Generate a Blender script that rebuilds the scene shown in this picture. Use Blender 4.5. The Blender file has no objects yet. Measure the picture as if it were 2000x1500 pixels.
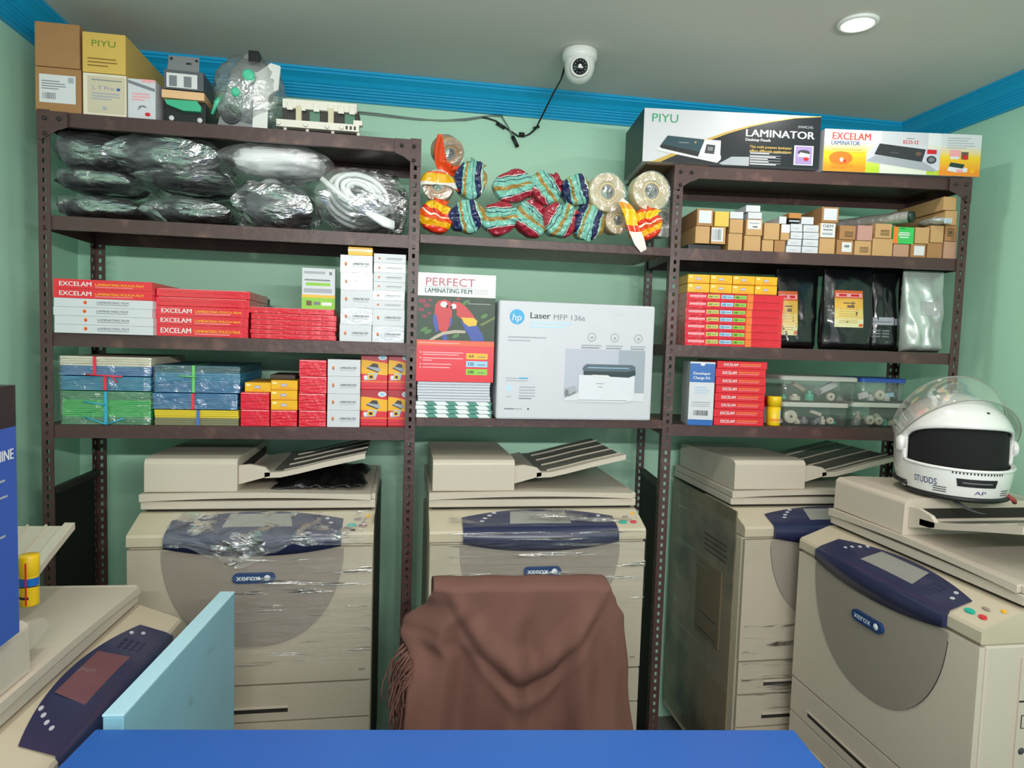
import bpy, bmesh, math, random
from mathutils import Vector, Matrix, noise

S = bpy.context.scene
COL = S.collection
random.seed(7)
PI = math.pi

# ------------------------------------------------------------------ camera
FPX = 1300.0                       # focal length in pixels of a 2000x1500 picture
PITCH, ROLL, YAW = math.radians(3.7), math.radians(1.8), math.radians(9.3)
EYE = Vector((0, 0, 1.5))
_fw = Vector((math.sin(YAW) * math.cos(PITCH), math.cos(YAW) * math.cos(PITCH), -math.sin(PITCH)))
_r0 = Vector((math.cos(YAW), -math.sin(YAW), 0))
_u0 = _r0.cross(_fw)
_rt = _r0 * math.cos(ROLL) + _u0 * math.sin(ROLL)
_up = _u0 * math.cos(ROLL) - _r0 * math.sin(ROLL)
cd = bpy.data.cameras.new('camera')
cd.sensor_width = 36.0
cd.lens = FPX / 2000.0 * 36.0
cd.clip_start = 0.02
camo = bpy.data.objects.new('camera', cd)
COL.objects.link(camo)
camo.matrix_world = Matrix(((_rt.x, _up.x, -_fw.x, EYE.x), (_rt.y, _up.y, -_fw.y, EYE.y),
                            (_rt.z, _up.z, -_fw.z, EYE.z), (0, 0, 0, 1)))
S.camera = camo

# ------------------------------------------------------------------ exposure and world
S.view_settings.view_transform = 'Standard'
S.view_settings.look = 'None'
S.view_settings.exposure = -0.08
S.view_settings.gamma = 1.0
S.view_settings.use_curve_mapping = False
wd = bpy.data.worlds.new('world')
S.world = wd
wd.use_nodes = True
wd.node_tree.nodes['Background'].inputs[0].default_value = (0.6, 0.75, 0.9, 1)
wd.node_tree.nodes['Background'].inputs[1].default_value = 0.8

# ------------------------------------------------------------------ room numbers and lamps
WL, WR, WB, WF, ZC = -1.09, 1.985, 2.47, -2.3, 2.40
LAMP_W = 3.0
TUBE_W = 38.0
HELM_YAW = math.radians(-22.0)
VIS_UP = 58.0
LAMP_COL = (1.0, 0.97, 0.93)
FILL_W = 9.0
LAMPS = [(1.205, 1.708), (-0.38, 1.18), (0.42, 1.12), (-0.38, -0.1), (0.42, -0.1), (1.25, 0.1), (0.42, -1.3)]  # lamps above and behind the viewer are unseen, added as room fill
LAMP_LABELS = ['round white downlight glowing in the grey ceiling',
               'round ceiling downlight above the blue signed box', 'round ceiling downlight above the blue counter',
               'round ceiling downlight behind the viewer near the pale green wall', 'round ceiling downlight straight above the viewer',
               'round ceiling downlight over the aisle beside the copier', 'round ceiling downlight deepest in the shop behind the viewer']


fill_area = bpy.data.lights.new('entrance_fill', 'AREA'); fill_area.shape = 'RECTANGLE'; fill_area.size = 2.4; fill_area.size_y = 2.0  # soft frontal fill added outside the entrance to lift the shaded areas
fill_area.energy = FILL_W; fill_area.color = (0.97, 0.99, 1.0)
so = bpy.data.objects.new('entrance_fill', fill_area); COL.objects.link(so)
so.location = (0.5, WF - 0.15, 1.08); so.rotation_euler = (math.radians(90), 0, 0)


def ray(px, py):
    return _rt * ((px - 1000.0) / FPX) - _up * ((py - 750.0) / FPX) + _fw


class Frame:
    """A rack's own axes: u along its front, v into its depth, z up."""

    def __init__(s, o, deg):
        s.o = Vector((o[0], o[1], 0)); s.ang = math.radians(deg)
        s.u = Vector((math.cos(s.ang), math.sin(s.ang), 0)); s.v = Vector((-math.sin(s.ang), math.cos(s.ang), 0))

    def at(s, px, py, v=0.0):
        d = ray(px, py); p0 = s.o + s.v * v
        t = (p0 - EYE).dot(s.v) / d.dot(s.v)
        p = EYE + d * t
        return (p - s.o).dot(s.u), p.z

    def pt(s, u, v, z):
        p = s.o + s.u * u + s.v * v
        return Vector((p.x, p.y, z))


FL = Frame((0, 2.0), 0)            # rack with the bags, and the shelves between the racks
FR = Frame((0.872, 2.02), -6.3)    # rack with the laminators


def atz(px, py, z):
    d = ray(px, py)
    return EYE + d * ((z - EYE.z) / d.z)


def aty(px, py, y):
    d = ray(px, py)
    return EYE + d * (y / d.y)


# ------------------------------------------------------------------ materials
def lin(h):
    h = h.lstrip('#')
    out = []
    for i in (0, 2, 4):
        c = int(h[i:i + 2], 16) / 255.0
        out.append(c / 12.92 if c <= 0.04045 else ((c + 0.055) / 1.055) ** 2.4)
    return (*out, 1.0)


MATS = {}


def mat(name, hexc, rough=0.5, metal=0.0, var=0.06, scale=14.0, bump=0.0, bscale=60.0, coat=0.0, spec=0.5, stretch=None, alpha=1.0, dirt=None, dscale=6.0, dlo=0.5, dhi=0.75, sheen=0.0, detail=4.0):
    """Principled material: base colour with soft noise variation, optional bump and a second stain colour."""
    if name in MATS:
        return MATS[name]
    m = bpy.data.materials.new(name); m.use_nodes = True
    nt = m.node_tree; N = nt.nodes; L = nt.links
    b = N['Principled BSDF']
    b.inputs['Roughness'].default_value = rough
    b.inputs['Metallic'].default_value = metal
    b.inputs['Specular IOR Level'].default_value = spec
    b.inputs['Coat Weight'].default_value = coat
    b.inputs['Coat Roughness'].default_value = 0.08
    b.inputs['Alpha'].default_value = alpha
    if sheen:
        b.inputs['Sheen Weight'].default_value = sheen
    c = lin(hexc)
    tc = N.new('ShaderNodeTexCoord')
    src = tc.outputs['Object']
    if stretch:
        mp = N.new('ShaderNodeMapping'); mp.inputs['Scale'].default_value = stretch
        L.new(src, mp.inputs['Vector']); src = mp.outputs['Vector']
    nz = N.new('ShaderNodeTexNoise'); nz.inputs['Scale'].default_value = scale; nz.inputs['Detail'].default_value = detail
    L.new(src, nz.inputs['Vector'])
    mx = N.new('ShaderNodeMix'); mx.data_type = 'RGBA'
    mx.inputs[6].default_value = (c[0] * (1 - var), c[1] * (1 - var), c[2] * (1 - var), 1)
    mx.inputs[7].default_value = (min(1, c[0] * (1 + var)), min(1, c[1] * (1 + var)), min(1, c[2] * (1 + var)), 1)
    L.new(nz.outputs['Fac'], mx.inputs[0])
    out = mx.outputs[2]
    if dirt:
        n2 = N.new('ShaderNodeTexNoise'); n2.inputs['Scale'].default_value = dscale; n2.inputs['Detail'].default_value = 8.0
        L.new(src, n2.inputs['Vector'])
        mr = N.new('ShaderNodeMapRange'); mr.inputs[1].default_value = dlo; mr.inputs[2].default_value = dhi
        L.new(n2.outputs['Fac'], mr.inputs[0])
        m2 = N.new('ShaderNodeMix'); m2.data_type = 'RGBA'
        L.new(mr.outputs[0], m2.inputs[0]); L.new(out, m2.inputs[6]); m2.inputs[7].default_value = lin(dirt)
        out = m2.outputs[2]
    L.new(out, b.inputs['Base Color'])
    if bump:
        n3 = N.new('ShaderNodeTexNoise'); n3.inputs['Scale'].default_value = bscale; n3.inputs['Detail'].default_value = 3.0
        L.new(src, n3.inputs['Vector'])
        bp = N.new('ShaderNodeBump'); bp.inputs['Strength'].default_value = bump; bp.inputs['Distance'].default_value = 0.01
        L.new(n3.outputs['Fac'], bp.inputs['Height']); L.new(bp.outputs['Normal'], b.inputs['Normal'])
    MATS[name] = m
    return m


def film(name, tint='#ffffff', body=0.06, gloss=0.35, scale=18.0, stretch=(1, 1, 1), bump=0.8, rough=0.12, crease=None):
    """Crumpled clear plastic: mostly transparent, thin milky body, sharp crease reflections."""
    if name in MATS:
        return MATS[name]
    m = bpy.data.materials.new(name); m.use_nodes = True
    nt = m.node_tree; N = nt.nodes; L = nt.links
    N.remove(N['Principled BSDF']); out = N['Material Output']
    tc = N.new('ShaderNodeTexCoord'); mp = N.new('ShaderNodeMapping'); mp.inputs['Scale'].default_value = stretch
    L.new(tc.outputs['Object'], mp.inputs['Vector'])
    nz = N.new('ShaderNodeTexNoise'); nz.inputs['Scale'].default_value = scale; nz.inputs['Detail'].default_value = 5.0; nz.inputs['Distortion'].default_value = 0.6
    L.new(mp.outputs['Vector'], nz.inputs['Vector'])
    bp = N.new('ShaderNodeBump'); bp.inputs['Strength'].default_value = bump; bp.inputs['Distance'].default_value = 0.03
    L.new(nz.outputs['Fac'], bp.inputs['Height'])
    gl = N.new('ShaderNodeBsdfGlossy'); gl.inputs['Roughness'].default_value = rough; gl.inputs['Color'].default_value = (1, 1, 1, 1)
    L.new(bp.outputs['Normal'], gl.inputs['Normal'])
    tr = N.new('ShaderNodeBsdfTransparent')
    df = N.new('ShaderNodeBsdfDiffuse'); df.inputs['Color'].default_value = lin(tint)
    L.new(bp.outputs['Normal'], df.inputs['Normal'])
    m1 = N.new('ShaderNodeMixShader'); m1.inputs[0].default_value = body
    L.new(tr.outputs[0], m1.inputs[1]); L.new(df.outputs[0], m1.inputs[2])
    lw = N.new('ShaderNodeLayerWeight'); lw.inputs['Blend'].default_value = 0.35
    L.new(bp.outputs['Normal'], lw.inputs['Normal'])
    mu = N.new('ShaderNodeMath'); mu.operation = 'MULTIPLY_ADD'; mu.inputs[1].default_value = gloss; mu.inputs[2].default_value = gloss * 0.35
    L.new(lw.outputs['Fresnel'], mu.inputs[0])
    fac = mu.outputs[0]
    if crease:            # only the creased strips of the film are tight and glossy
        mp2 = N.new('ShaderNodeMapping'); mp2.inputs['Scale'].default_value = crease[0]
        L.new(tc.outputs['Object'], mp2.inputs['Vector'])
        n2 = N.new('ShaderNodeTexNoise'); n2.inputs['Scale'].default_value = crease[1]; n2.inputs['Detail'].default_value = 3.0
        L.new(mp2.outputs['Vector'], n2.inputs['Vector'])
        mr = N.new('ShaderNodeMapRange'); mr.inputs[1].default_value = crease[2]; mr.inputs[2].default_value = crease[2] + 0.06; mr.inputs[3].default_value = 0.04; mr.inputs[4].default_value = 1.0
        L.new(n2.outputs['Fac'], mr.inputs[0])
        m3 = N.new('ShaderNodeMath'); m3.operation = 'MULTIPLY'; L.new(fac, m3.inputs[0]); L.new(mr.outputs[0], m3.inputs[1]); fac = m3.outputs[0]
    m2 = N.new('ShaderNodeMixShader')
    L.new(fac, m2.inputs[0]); L.new(m1.outputs[0], m2.inputs[1]); L.new(gl.outputs[0], m2.inputs[2])
    L.new(m2.outputs[0], out.inputs['Surface'])
    MATS[name] = m
    return m


def emat(name, col, strength):
    m = bpy.data.materials.new(name); m.use_nodes = True
    b = m.node_tree.nodes['Principled BSDF']
    b.inputs['Base Color'].default_value = (*col, 1)
    b.inputs['Emission Color'].default_value = (*col, 1); b.inputs['Emission Strength'].default_value = strength
    return m


def bands(name, stops, axis=2, scale=1.0, distort=0.05, nscale=9.0, rough=0.2, coat=0.4, bump=0.35, bscale=45.0):
    """Printed foil: hard colour bands along one object axis, made wavy by noise."""
    if name in MATS:
        return MATS[name]
    m = bpy.data.materials.new(name); m.use_nodes = True
    nt = m.node_tree; N = nt.nodes; L = nt.links
    b = N['Principled BSDF']; b.inputs['Roughness'].default_value = rough; b.inputs['Coat Weight'].default_value = coat
    tc = N.new('ShaderNodeTexCoord'); sp = N.new('ShaderNodeSeparateXYZ'); L.new(tc.outputs['Object'], sp.inputs[0])
    nz = N.new('ShaderNodeTexNoise'); nz.inputs['Scale'].default_value = nscale; L.new(tc.outputs['Object'], nz.inputs['Vector'])
    a1 = N.new('ShaderNodeMath'); a1.operation = 'MULTIPLY_ADD'; a1.inputs[1].default_value = distort; a1.inputs[2].default_value = -distort / 2
    L.new(nz.outputs['Fac'], a1.inputs[0])
    a2 = N.new('ShaderNodeMath'); a2.operation = 'ADD'; L.new(sp.outputs[axis], a2.inputs[0]); L.new(a1.outputs[0], a2.inputs[1])
    a3 = N.new('ShaderNodeMath'); a3.operation = 'MULTIPLY_ADD'; a3.inputs[1].default_value = scale; a3.inputs[2].default_value = 0.5
    L.new(a2.outputs[0], a3.inputs[0])
    cr = N.new('ShaderNodeValToRGB'); cr.color_ramp.interpolation = 'CONSTANT'
    els = cr.color_ramp.elements
    els[0].position, els[0].color = stops[0][0], lin(stops[0][1])
    els[1].position, els[1].color = stops[1][0], lin(stops[1][1])
    for p, c in stops[2:]:
        e = els.new(p); e.color = lin(c)
    L.new(a3.outputs[0], cr.inputs[0]); L.new(cr.outputs[0], b.inputs['Base Color'])
    n3 = N.new('ShaderNodeTexNoise'); n3.inputs['Scale'].default_value = bscale; L.new(tc.outputs['Object'], n3.inputs['Vector'])
    bp = N.new('ShaderNodeBump'); bp.inputs['Strength'].default_value = bump; bp.inputs['Distance'].default_value = 0.01
    L.new(n3.outputs['Fac'], bp.inputs['Height']); L.new(bp.outputs['Normal'], b.inputs['Normal'])
    MATS[name] = m
    return m


# ------------------------------------------------------------------ mesh builder
_TXT = {}


def text2d(s, bold=False):
    k = (s, bold)
    if k not in _TXT:
        cu = bpy.data.curves.new('lettering', 'FONT'); cu.body = s; cu.resolution_u = 3
        if bold:
            cu.offset = 0.0
        ob = bpy.data.objects.new('lettering', cu)
        me = bpy.data.meshes.new_from_object(ob)
        vs = [(v.co.x, v.co.y) for v in me.vertices]; fs = [tuple(p.vertices) for p in me.polygons]
        bpy.data.objects.remove(ob); bpy.data.curves.remove(cu); bpy.data.meshes.remove(me)
        x0 = min(v[0] for v in vs); x1 = max(v[0] for v in vs); y0 = 0.0
        y1 = 0.69
        _TXT[k] = ([((x - x0), (y - y0) / (y1 - y0)) for x, y in vs], fs, (x1 - x0), (y1 - y0))
    return _TXT[k]


class MB:
    def __init__(s):
        s.v = []; s.f = []; s.m = []; s.sm = []; s.mats = []; s.M = None

    def mi(s, m):
        if m not in s.mats:
            s.mats.append(m)
        return s.mats.index(m)

    def add(s, vs, fs, m, smooth=False):
        b = len(s.v); i = s.mi(m)
        for p in vs:
            p = Vector(p)
            if s.M is not None:
                p = s.M @ p
            s.v.append(p)
        for f in fs:
            s.f.append(tuple(b + k for k in f)); s.m.append(i); s.sm.append(smooth)

    def box(s, x0, x1, y0, y1, z0, z1, m):
        s.add([(x0, y0, z0), (x1, y0, z0), (x1, y1, z0), (x0, y1, z0), (x0, y0, z1), (x1, y0, z1), (x1, y1, z1), (x0, y1, z1)],
              [(0, 3, 2, 1), (4, 5, 6, 7), (0, 1, 5, 4), (1, 2, 6, 5), (2, 3, 7, 6), (3, 0, 4, 7)], m)

    def quad(s, a, b, c, d, m):
        s.add([a, b, c, d], [(0, 1, 2, 3)], m)

    def prism(s, pts, lo, hi, axis, m, smooth=False):
        """pts: closed 2D outline counter-clockwise in the two other axes (x,y)/(y,z)/(x,z)."""
        n = len(pts)

        def P(a, b, t):
            return {0: (t, a, b), 1: (a, t, b), 2: (a, b, t)}[axis]
        vs = [P(a, b, lo) for a, b in pts] + [P(a, b, hi) for a, b in pts]
        s.add(vs, [tuple(range(n - 1, -1, -1)), tuple(range(n, 2 * n))], m)
        s.add(vs, [(i, (i + 1) % n, n + (i + 1) % n, n + i) for i in range(n)], m, smooth)

    def lathe(s, prof, m, segs=24, origin=(0, 0, 0), axis='z', smooth=True, closed=False):
        o = Vector(origin); vs = []; fs = []; n = len(prof)
        for k in range(segs):
            a = 2 * PI * k / segs; c, sn = math.cos(a), math.sin(a)
            for r, h in prof:
                p = {'z': (r * c, r * sn, h), 'y': (r * c, h, -r * sn), 'x': (h, r * c, r * sn)}[axis]
                vs.append(o + Vector(p))
        for k in range(segs):
            k2 = (k + 1) % segs
            for i in range(n if closed else n - 1):
                j = (i + 1) % n
                fs.append((k * n + i, k2 * n + i, k2 * n + j, k * n + j))
        s.add(vs, fs, m, smooth)

    def tube(s, path, r, m, segs=8, cap=True):
        path = [Vector(p) for p in path]; n = len(path); vs = []; fs = []
        up = Vector((0.13, 0.21, 0.97))
        for i, p in enumerate(path):
            t = (path[min(i + 1, n - 1)] - path[max(i - 1, 0)]).normalized()
            if abs(t.dot(up)) > 0.95:
                up = Vector((0.9, 0.3, 0.1))
            a = t.cross(up).normalized(); b = t.cross(a)
            rr = r[i] if isinstance(r, (list, tuple)) else r
            for k in range(segs):
                g = 2 * PI * k / segs
                vs.append(p + a * (rr * math.cos(g)) + b * (rr * math.sin(g)))
        for i in range(n - 1):
            for k in range(segs):
                k2 = (k + 1) % segs
                fs.append((i * segs + k, (i + 1) * segs + k, (i + 1) * segs + k2, i * segs + k2))
        if cap:
            fs.append(tuple(range(segs))); fs.append(tuple((n - 1) * segs + k for k in range(segs - 1, -1, -1)))
        s.add(vs, fs, m, True)

    def grid(s, fn, nu, nv, m, smooth=True, wrap=False):
        vs = [fn(i / nu, j / nv) for j in range(nv + 1) for i in range(nu + (0 if wrap else 1))]
        w = nu if wrap else nu + 1
        fs = []
        for j in range(nv):
            for i in range(nu):
                i2 = (i + 1) % w if wrap else i + 1
                fs.append((j * w + i, j * w + i2, (j + 1) * w + i2, (j + 1) * w + i))
        s.add(vs, fs, m, smooth)

    def text(s, t, o, xd, yd, h, m, width=None, bold=False, shear=0.0, align='l'):
        pts, fs, w0, h0 = text2d(t, bold)
        k = h / h0
        w = w0 * k
        kx = k if width is None else width / w0
        if width is not None:
            w = width
        o = Vector(o); xd = Vector(xd); yd = Vector(yd)
        if align == 'c':
            o = o - xd * (w / 2)
        nrm = xd.cross(yd)
        for q in ((0, 1, 2) if bold else (0,)):
            s.add([o + nrm * (0.00005 * q) + xd * (x * kx + 0.035 * q * h + shear * y * h) + yd * (y * h) for x, y in pts], fs, m)

    def obj(s, name, parent=None, bevel=0.0, seg=2, solid=0.0, subsurf=0, weld=False):
        me = bpy.data.meshes.new(name)
        me.from_pydata([tuple(v) for v in s.v], [], s.f)
        for m in s.mats:
            me.materials.append(m)
        me.polygons.foreach_set('material_index', s.m)
        me.polygons.foreach_set('use_smooth', s.sm)
        if weld:
            bm = bmesh.new(); bm.from_mesh(me)
            bmesh.ops.remove_doubles(bm, verts=bm.verts, dist=1e-5)
            bmesh.ops.recalc_face_normals(bm, faces=bm.faces)
            bm.to_mesh(me); bm.free()
        me.update()
        o = bpy.data.objects.new(name, me); COL.objects.link(o)
        if parent:
            o.parent = parent
        if solid:
            md = o.modifiers.new('thickness', 'SOLIDIFY'); md.thickness = solid; md.offset = -1
        if bevel:
            md = o.modifiers.new('bevel', 'BEVEL'); md.width = bevel; md.segments = seg; md.limit_method = 'ANGLE'; md.angle_limit = math.radians(40)
            md.harden_normals = False
        if subsurf:
            md = o.modifiers.new('smooth', 'SUBSURF'); md.levels = subsurf; md.render_levels = subsurf
        return o


def tag(o, label, cat, group=None, kind=None):
    o['label'] = label; o['category'] = cat
    if group:
        o['group'] = group
    if kind:
        o['kind'] = kind
    return o


def root(name, loc, rz=0.0):
    e = bpy.data.objects.new(name, None); COL.objects.link(e)
    e.location = loc; e.rotation_euler = (0, 0, rz); e.empty_display_size = 0.05
    return e


def struct(o):
    o['kind'] = 'structure'
    return o


class Face:
    """Print on the front (y = 0) of a box whose front is W wide and H high, in fractions of it."""

    def __init__(s, mb, W, H, y=0.0):
        s.mb, s.W, s.H, s.y = mb, W, H, y

    def p(s, x, z, l):
        return (-s.W / 2 + x * s.W, s.y - 0.0004 * l, z * s.H)

    def rect(s, x0, z0, x1, z1, m, l=1):
        s.mb.quad(s.p(x0, z0, l), s.p(x1, z0, l), s.p(x1, z1, l), s.p(x0, z1, l), m)

    def poly(s, pts, m, l=1):
        s.mb.add([s.p(x, z, l) for x, z in pts], [tuple(range(len(pts)))], m)

    def ell(s, cx, cz, rx, rz, m, l=1, n=20, rot=0.0):
        pts = []
        for k in range(n):
            a = 2 * PI * k / n; x, z = rx * s.W * math.cos(a), rz * s.H * math.sin(a)
            pts.append((cx + (x * math.cos(rot) - z * math.sin(rot)) / s.W, cz + (x * math.sin(rot) + z * math.cos(rot)) / s.H))
        s.poly(pts, m, l)

    def text(s, t, x, z, h, m, w=None, l=2, bold=False, shear=0.0, align='l'):
        s.mb.text(t, s.p(x, z, l), (1, 0, 0), (0, 0, 1), h * s.H, m, None if w is None else w * s.W, bold, shear, align)

    def lines(s, x0, x1, z0, z1, n, m, l=2, fill=0.45, seed=1):
        r = random.Random(seed)
        st = (z1 - z0) / n
        for k in range(n):
            xe = x0 + (x1 - x0) * r.uniform(0.6, 1.0)
            s.rect(x0, z0 + k * st, xe, z0 + (k + fill) * st, m, l)

    def bars(s, x0, x1, z0, z1, m, l=2, n=16, seed=2):
        r = random.Random(seed); st = (x1 - x0) / n
        for k in range(n):
            s.rect(x0 + k * st, z0, x0 + (k + r.choice((0.3, 0.5, 0.7))) * st, z1, m, l)


# ------------------------------------------------------------------ common materials
WHITE = mat('white paint print', '#e2e2e1', 0.45, var=0.02)
BLACKP = mat('black print', '#1c1d20', 0.45, var=0.03)
GREYP = mat('grey print', '#777b82', 0.5, var=0.03)
LGREYP = mat('pale grey print', '#a6aab1', 0.5, var=0.03)
YELP = mat('yellow print', '#f3b21b', 0.4, var=0.03)
ORGP = mat('orange print', '#ec7a2a', 0.4, var=0.04)
GRNP = mat('green print', '#2f9c6a', 0.45, var=0.03)
LIMEP = mat('lime print', '#8cc63a', 0.45, var=0.03)
SKYP = mat('sky blue print', '#9ccbe8', 0.45, var=0.03)
BLUP = mat('blue print', '#1560b0', 0.4, var=0.03)
NAVYP = mat('navy print', '#262f63', 0.4, var=0.03)
REDP = mat('red print', '#d2202c', 0.4, var=0.04)
PINKP = mat('pink print', '#f3a6ac', 0.4, var=0.04)
LILAC = mat('lilac print', '#9a86b5', 0.4, var=0.04)
GOLDP = mat('gold print', '#c6a34a', 0.4, var=0.04)
RED = mat('red carton', '#df2734', 0.33, var=0.05, coat=0.15)
REDG = mat('red shrink wrapped carton', '#e02236', 0.2, var=0.08, coat=0.8, bump=0.35, bscale=70, stretch=(0.5, 1, 2))
WHITEC = mat('white carton', '#d0d1d6', 0.4, var=0.02)
WHITEG = mat('white wrapped carton', '#d2d3da', 0.25, var=0.03, coat=0.6, bump=0.2, bscale=50)
YELC = mat('yellow carton', '#f0b310', 0.35, var=0.04, coat=0.3)
KRAFT = mat('brown kraft card', '#c39a68', 0.75, var=0.07, scale=30, bump=0.08, bscale=160)
KRAFT2 = mat('darker brown card', '#a87b4e', 0.75, var=0.08, scale=30, bump=0.08, bscale=160)
KRAFT3 = mat('pinkish brown card', '#b98d74', 0.75, var=0.08, scale=30, bump=0.08, bscale=160)
PAPER = mat('white paper', '#dadada', 0.6, var=0.02)
STEEL = mat('brown painted steel', '#4b3432', 0.4, var=0.14, scale=9, bump=0.12, bscale=40, dirt='#7a5a50', dscale=14, dlo=0.58, dhi=0.8)
STEELD = mat('dark painted steel', '#2a2322', 0.5, var=0.15, scale=9)
BLACKM = mat('black sheet steel', '#15140f', 0.6, var=0.2)
BLACKPL = mat('black plastic', '#17181a', 0.35, var=0.1)
DGREY = mat('dark grey plastic', '#3c3d40', 0.45, var=0.08)
CLEAR = film('clear plastic film', body=0.10, gloss=0.5)

# ------------------------------------------------------------------ room shell
MWALL = mat('mint green wall paint', '#b7e6ca', 0.55, var=0.035, scale=3, bump=0.05, bscale=25)
MCEIL = mat('white ceiling paint', '#d2d0c9', 0.8, var=0.03, scale=3)
MCORN = mat('bright blue cornice paint', '#14a8dc', 0.4, var=0.05)
MFLOOR = mat('grey floor tile', '#6d6862', 0.45, var=0.12, scale=5)


def slab(name, x0, x1, y0, y1, z0, z1, m):
    b = MB(); b.box(x0, x1, y0, y1, z0, z1, m)
    return struct(b.obj(name))


slab('floor', WL - .1, WR + .1, WF - .1, WB + .1, -0.1, 0.0, MFLOOR)
slab('ceiling', WL - .1, WR + .1, WF - .1, WB + .1, ZC, ZC + 0.1, MCEIL)
slab('wall_left', WL - .1, WL, WF, WB, 0, ZC, MWALL)
slab('wall_right', WR, WR + .1, WF, WB, 0, ZC, MWALL)
slab('wall_back', WL - .1, WR + .1, WB, WB + .1, 0, ZC, MWALL)
b = MB()           # shop front with its wide entrance
MSHOP = mat('dark brown shop front', '#3a2f28', .6, var=.1)
for x0, x1, z0, z1 in ((WL - .1, -0.75, 0, ZC), (1.75, WR + .1, 0, ZC), (-0.75, 1.75, 2.15, ZC)):
    b.box(x0, x1, WF - .1, WF, z0, z1, MSHOP)
struct(b.obj('wall_front'))

# blue stepped cornice: (distance from wall, drop below the ceiling)
CP = [(0.0, 0.0), (0.086, 0.0), (0.086, 0.008), (0.080, 0.010), (0.080, 0.016), (0.074, 0.019), (0.060, 0.028), (0.050, 0.040),
      (0.044, 0.043), (0.044, 0.048), (0.037, 0.050), (0.037, 0.055), (0.030, 0.058), (0.030, 0.063), (0.022, 0.066), (0.022, 0.071), (0.014, 0.074), (0.014, 0.080), (0.0, 0.080)]


def cornice(name, fn0, fn1):
    b = MB(); n = len(CP)
    vs = [fn0(d, h) for d, h in CP] + [fn1(d, h) for d, h in CP]
    b.add(vs, [(i, (i + 1) % n, n + (i + 1) % n, n + i) for i in range(n)] + [tuple(range(n)), tuple(range(2 * n - 1, n - 1, -1))], MCORN)
    return struct(b.obj(name, weld=True))


cornice('trim_1', lambda d, h: (WL + d, WF, ZC - h), lambda d, h: (WL + d, WB - d, ZC - h))
cornice('trim_2', lambda d, h: (WL + d, WB - d, ZC - h), lambda d, h: (WR - d, WB - d, ZC - h))
cornice('trim_3', lambda d, h: (WR - d, WB - d, ZC - h), lambda d, h: (WR - d, WF, ZC - h))

# ------------------------------------------------------------------ downlights
MLAMP = emat('lit lamp diffuser', LAMP_COL, 14.0)
MRING = mat('white lamp ring', '#eeeeea', 0.4, var=0.02)
for i, (lx, ly) in enumerate(LAMPS):
    e = root('downlight', (lx, ly, ZC))
    b = MB(); b.lathe([(0.040, 0.0), (0.050, -0.0005), (0.054, -0.004), (0.050, -0.009), (0.042, -0.010), (0.040, -0.006)], MRING, 32)
    b.obj('trim_ring', e)
    b = MB(); b.lathe([(0.0, -0.006), (0.02, -0.006), (0.0405, -0.006)], MLAMP, 32)
    b.obj('diffuser', e)
    tag(e, LAMP_LABELS[i], 'ceiling light', 'round ceiling downlights')
    ld = bpy.data.lights.new('downlight_beam', 'AREA'); ld.shape = 'DISK'; ld.size = 0.085; ld.energy = LAMP_W; ld.color = LAMP_COL
    lo = bpy.data.objects.new('downlight_beam', ld); COL.objects.link(lo); lo.parent = e; lo.location = (0, 0, -0.013)

# ------------------------------------------------------------------ slotted-angle racks
def post(x0, sx, y0, sy, h, parent, holes=True):
    """L-shaped slotted angle; corner at (x0, y0), flanges run sx along x and sy along y."""
    fl, pitch, hw, hh = 0.030, 0.0254, 0.0042, 0.0062
    b = MB()
    n = int(h / pitch)
    for fam in (0, 1):
        cxs = (0.5,) if fam == 0 else (0.5,)
        for k in range(n + 1):
            z0, z1 = k * pitch, min(h, (k + 1) * pitch)
            if z1 - z0 < 0.02:
                zz = None
            else:
                zz = (z0 + z1) / 2
            P = (lambda t, z: (x0 + sx * t, y0, z)) if fam == 0 else (lambda t, z: (x0, y0 + sy * t, z))
            if zz is None:
                b.add([P(0, z0), P(fl, z0), P(fl, z1), P(0, z1)], [(0, 1, 2, 3)], STEEL)
                continue
            c = fl * cxs[0] + (0.004 if k % 2 else -0.004) * (0 if fam == 0 else 1)
            o = [P(0, z0), P(fl, z0), P(fl, z1), P(0, z1)]
            i = [P(c - hw, zz - hh), P(c + hw, zz - hh), P(c + hw, zz + hh), P(c - hw, zz + hh)]
            b.add(o + i, [(0, 1, 5, 4), (1, 2, 6, 5), (2, 3, 7, 6), (3, 0, 4, 7)], STEEL)
    ob = b.obj('post', parent, weld=True)
    md = ob.modifiers.new('thickness', 'SOLIDIFY'); md.thickness = 0.0022; md.offset = 0
    return ob


def shelf_tray(x0, x1, y0, y1, z, parent, lip=0.037, m=STEEL, name='shelf'):
    b = MB(); t = 0.002
    b.box(x0, x1, y0, y1, z - t, z, m)
    b.box(x0, x1, y0, y0 + t, z - lip, z - t, m); b.box(x0, x1, y1 - t, y1, z - lip, z - t, m)
    b.box(x0, x0 + t, y0 + t, y1 - t, z - lip, z - t, m); b.box(x1 - t, x1, y0 + t, y1 - t, z - lip, z - t, m)
    b.box(x0 + .02, x1 - .02, y0 + t, y0 + 0.014, z - lip, z - lip + t, m)
    return b.obj(name, parent)


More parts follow.
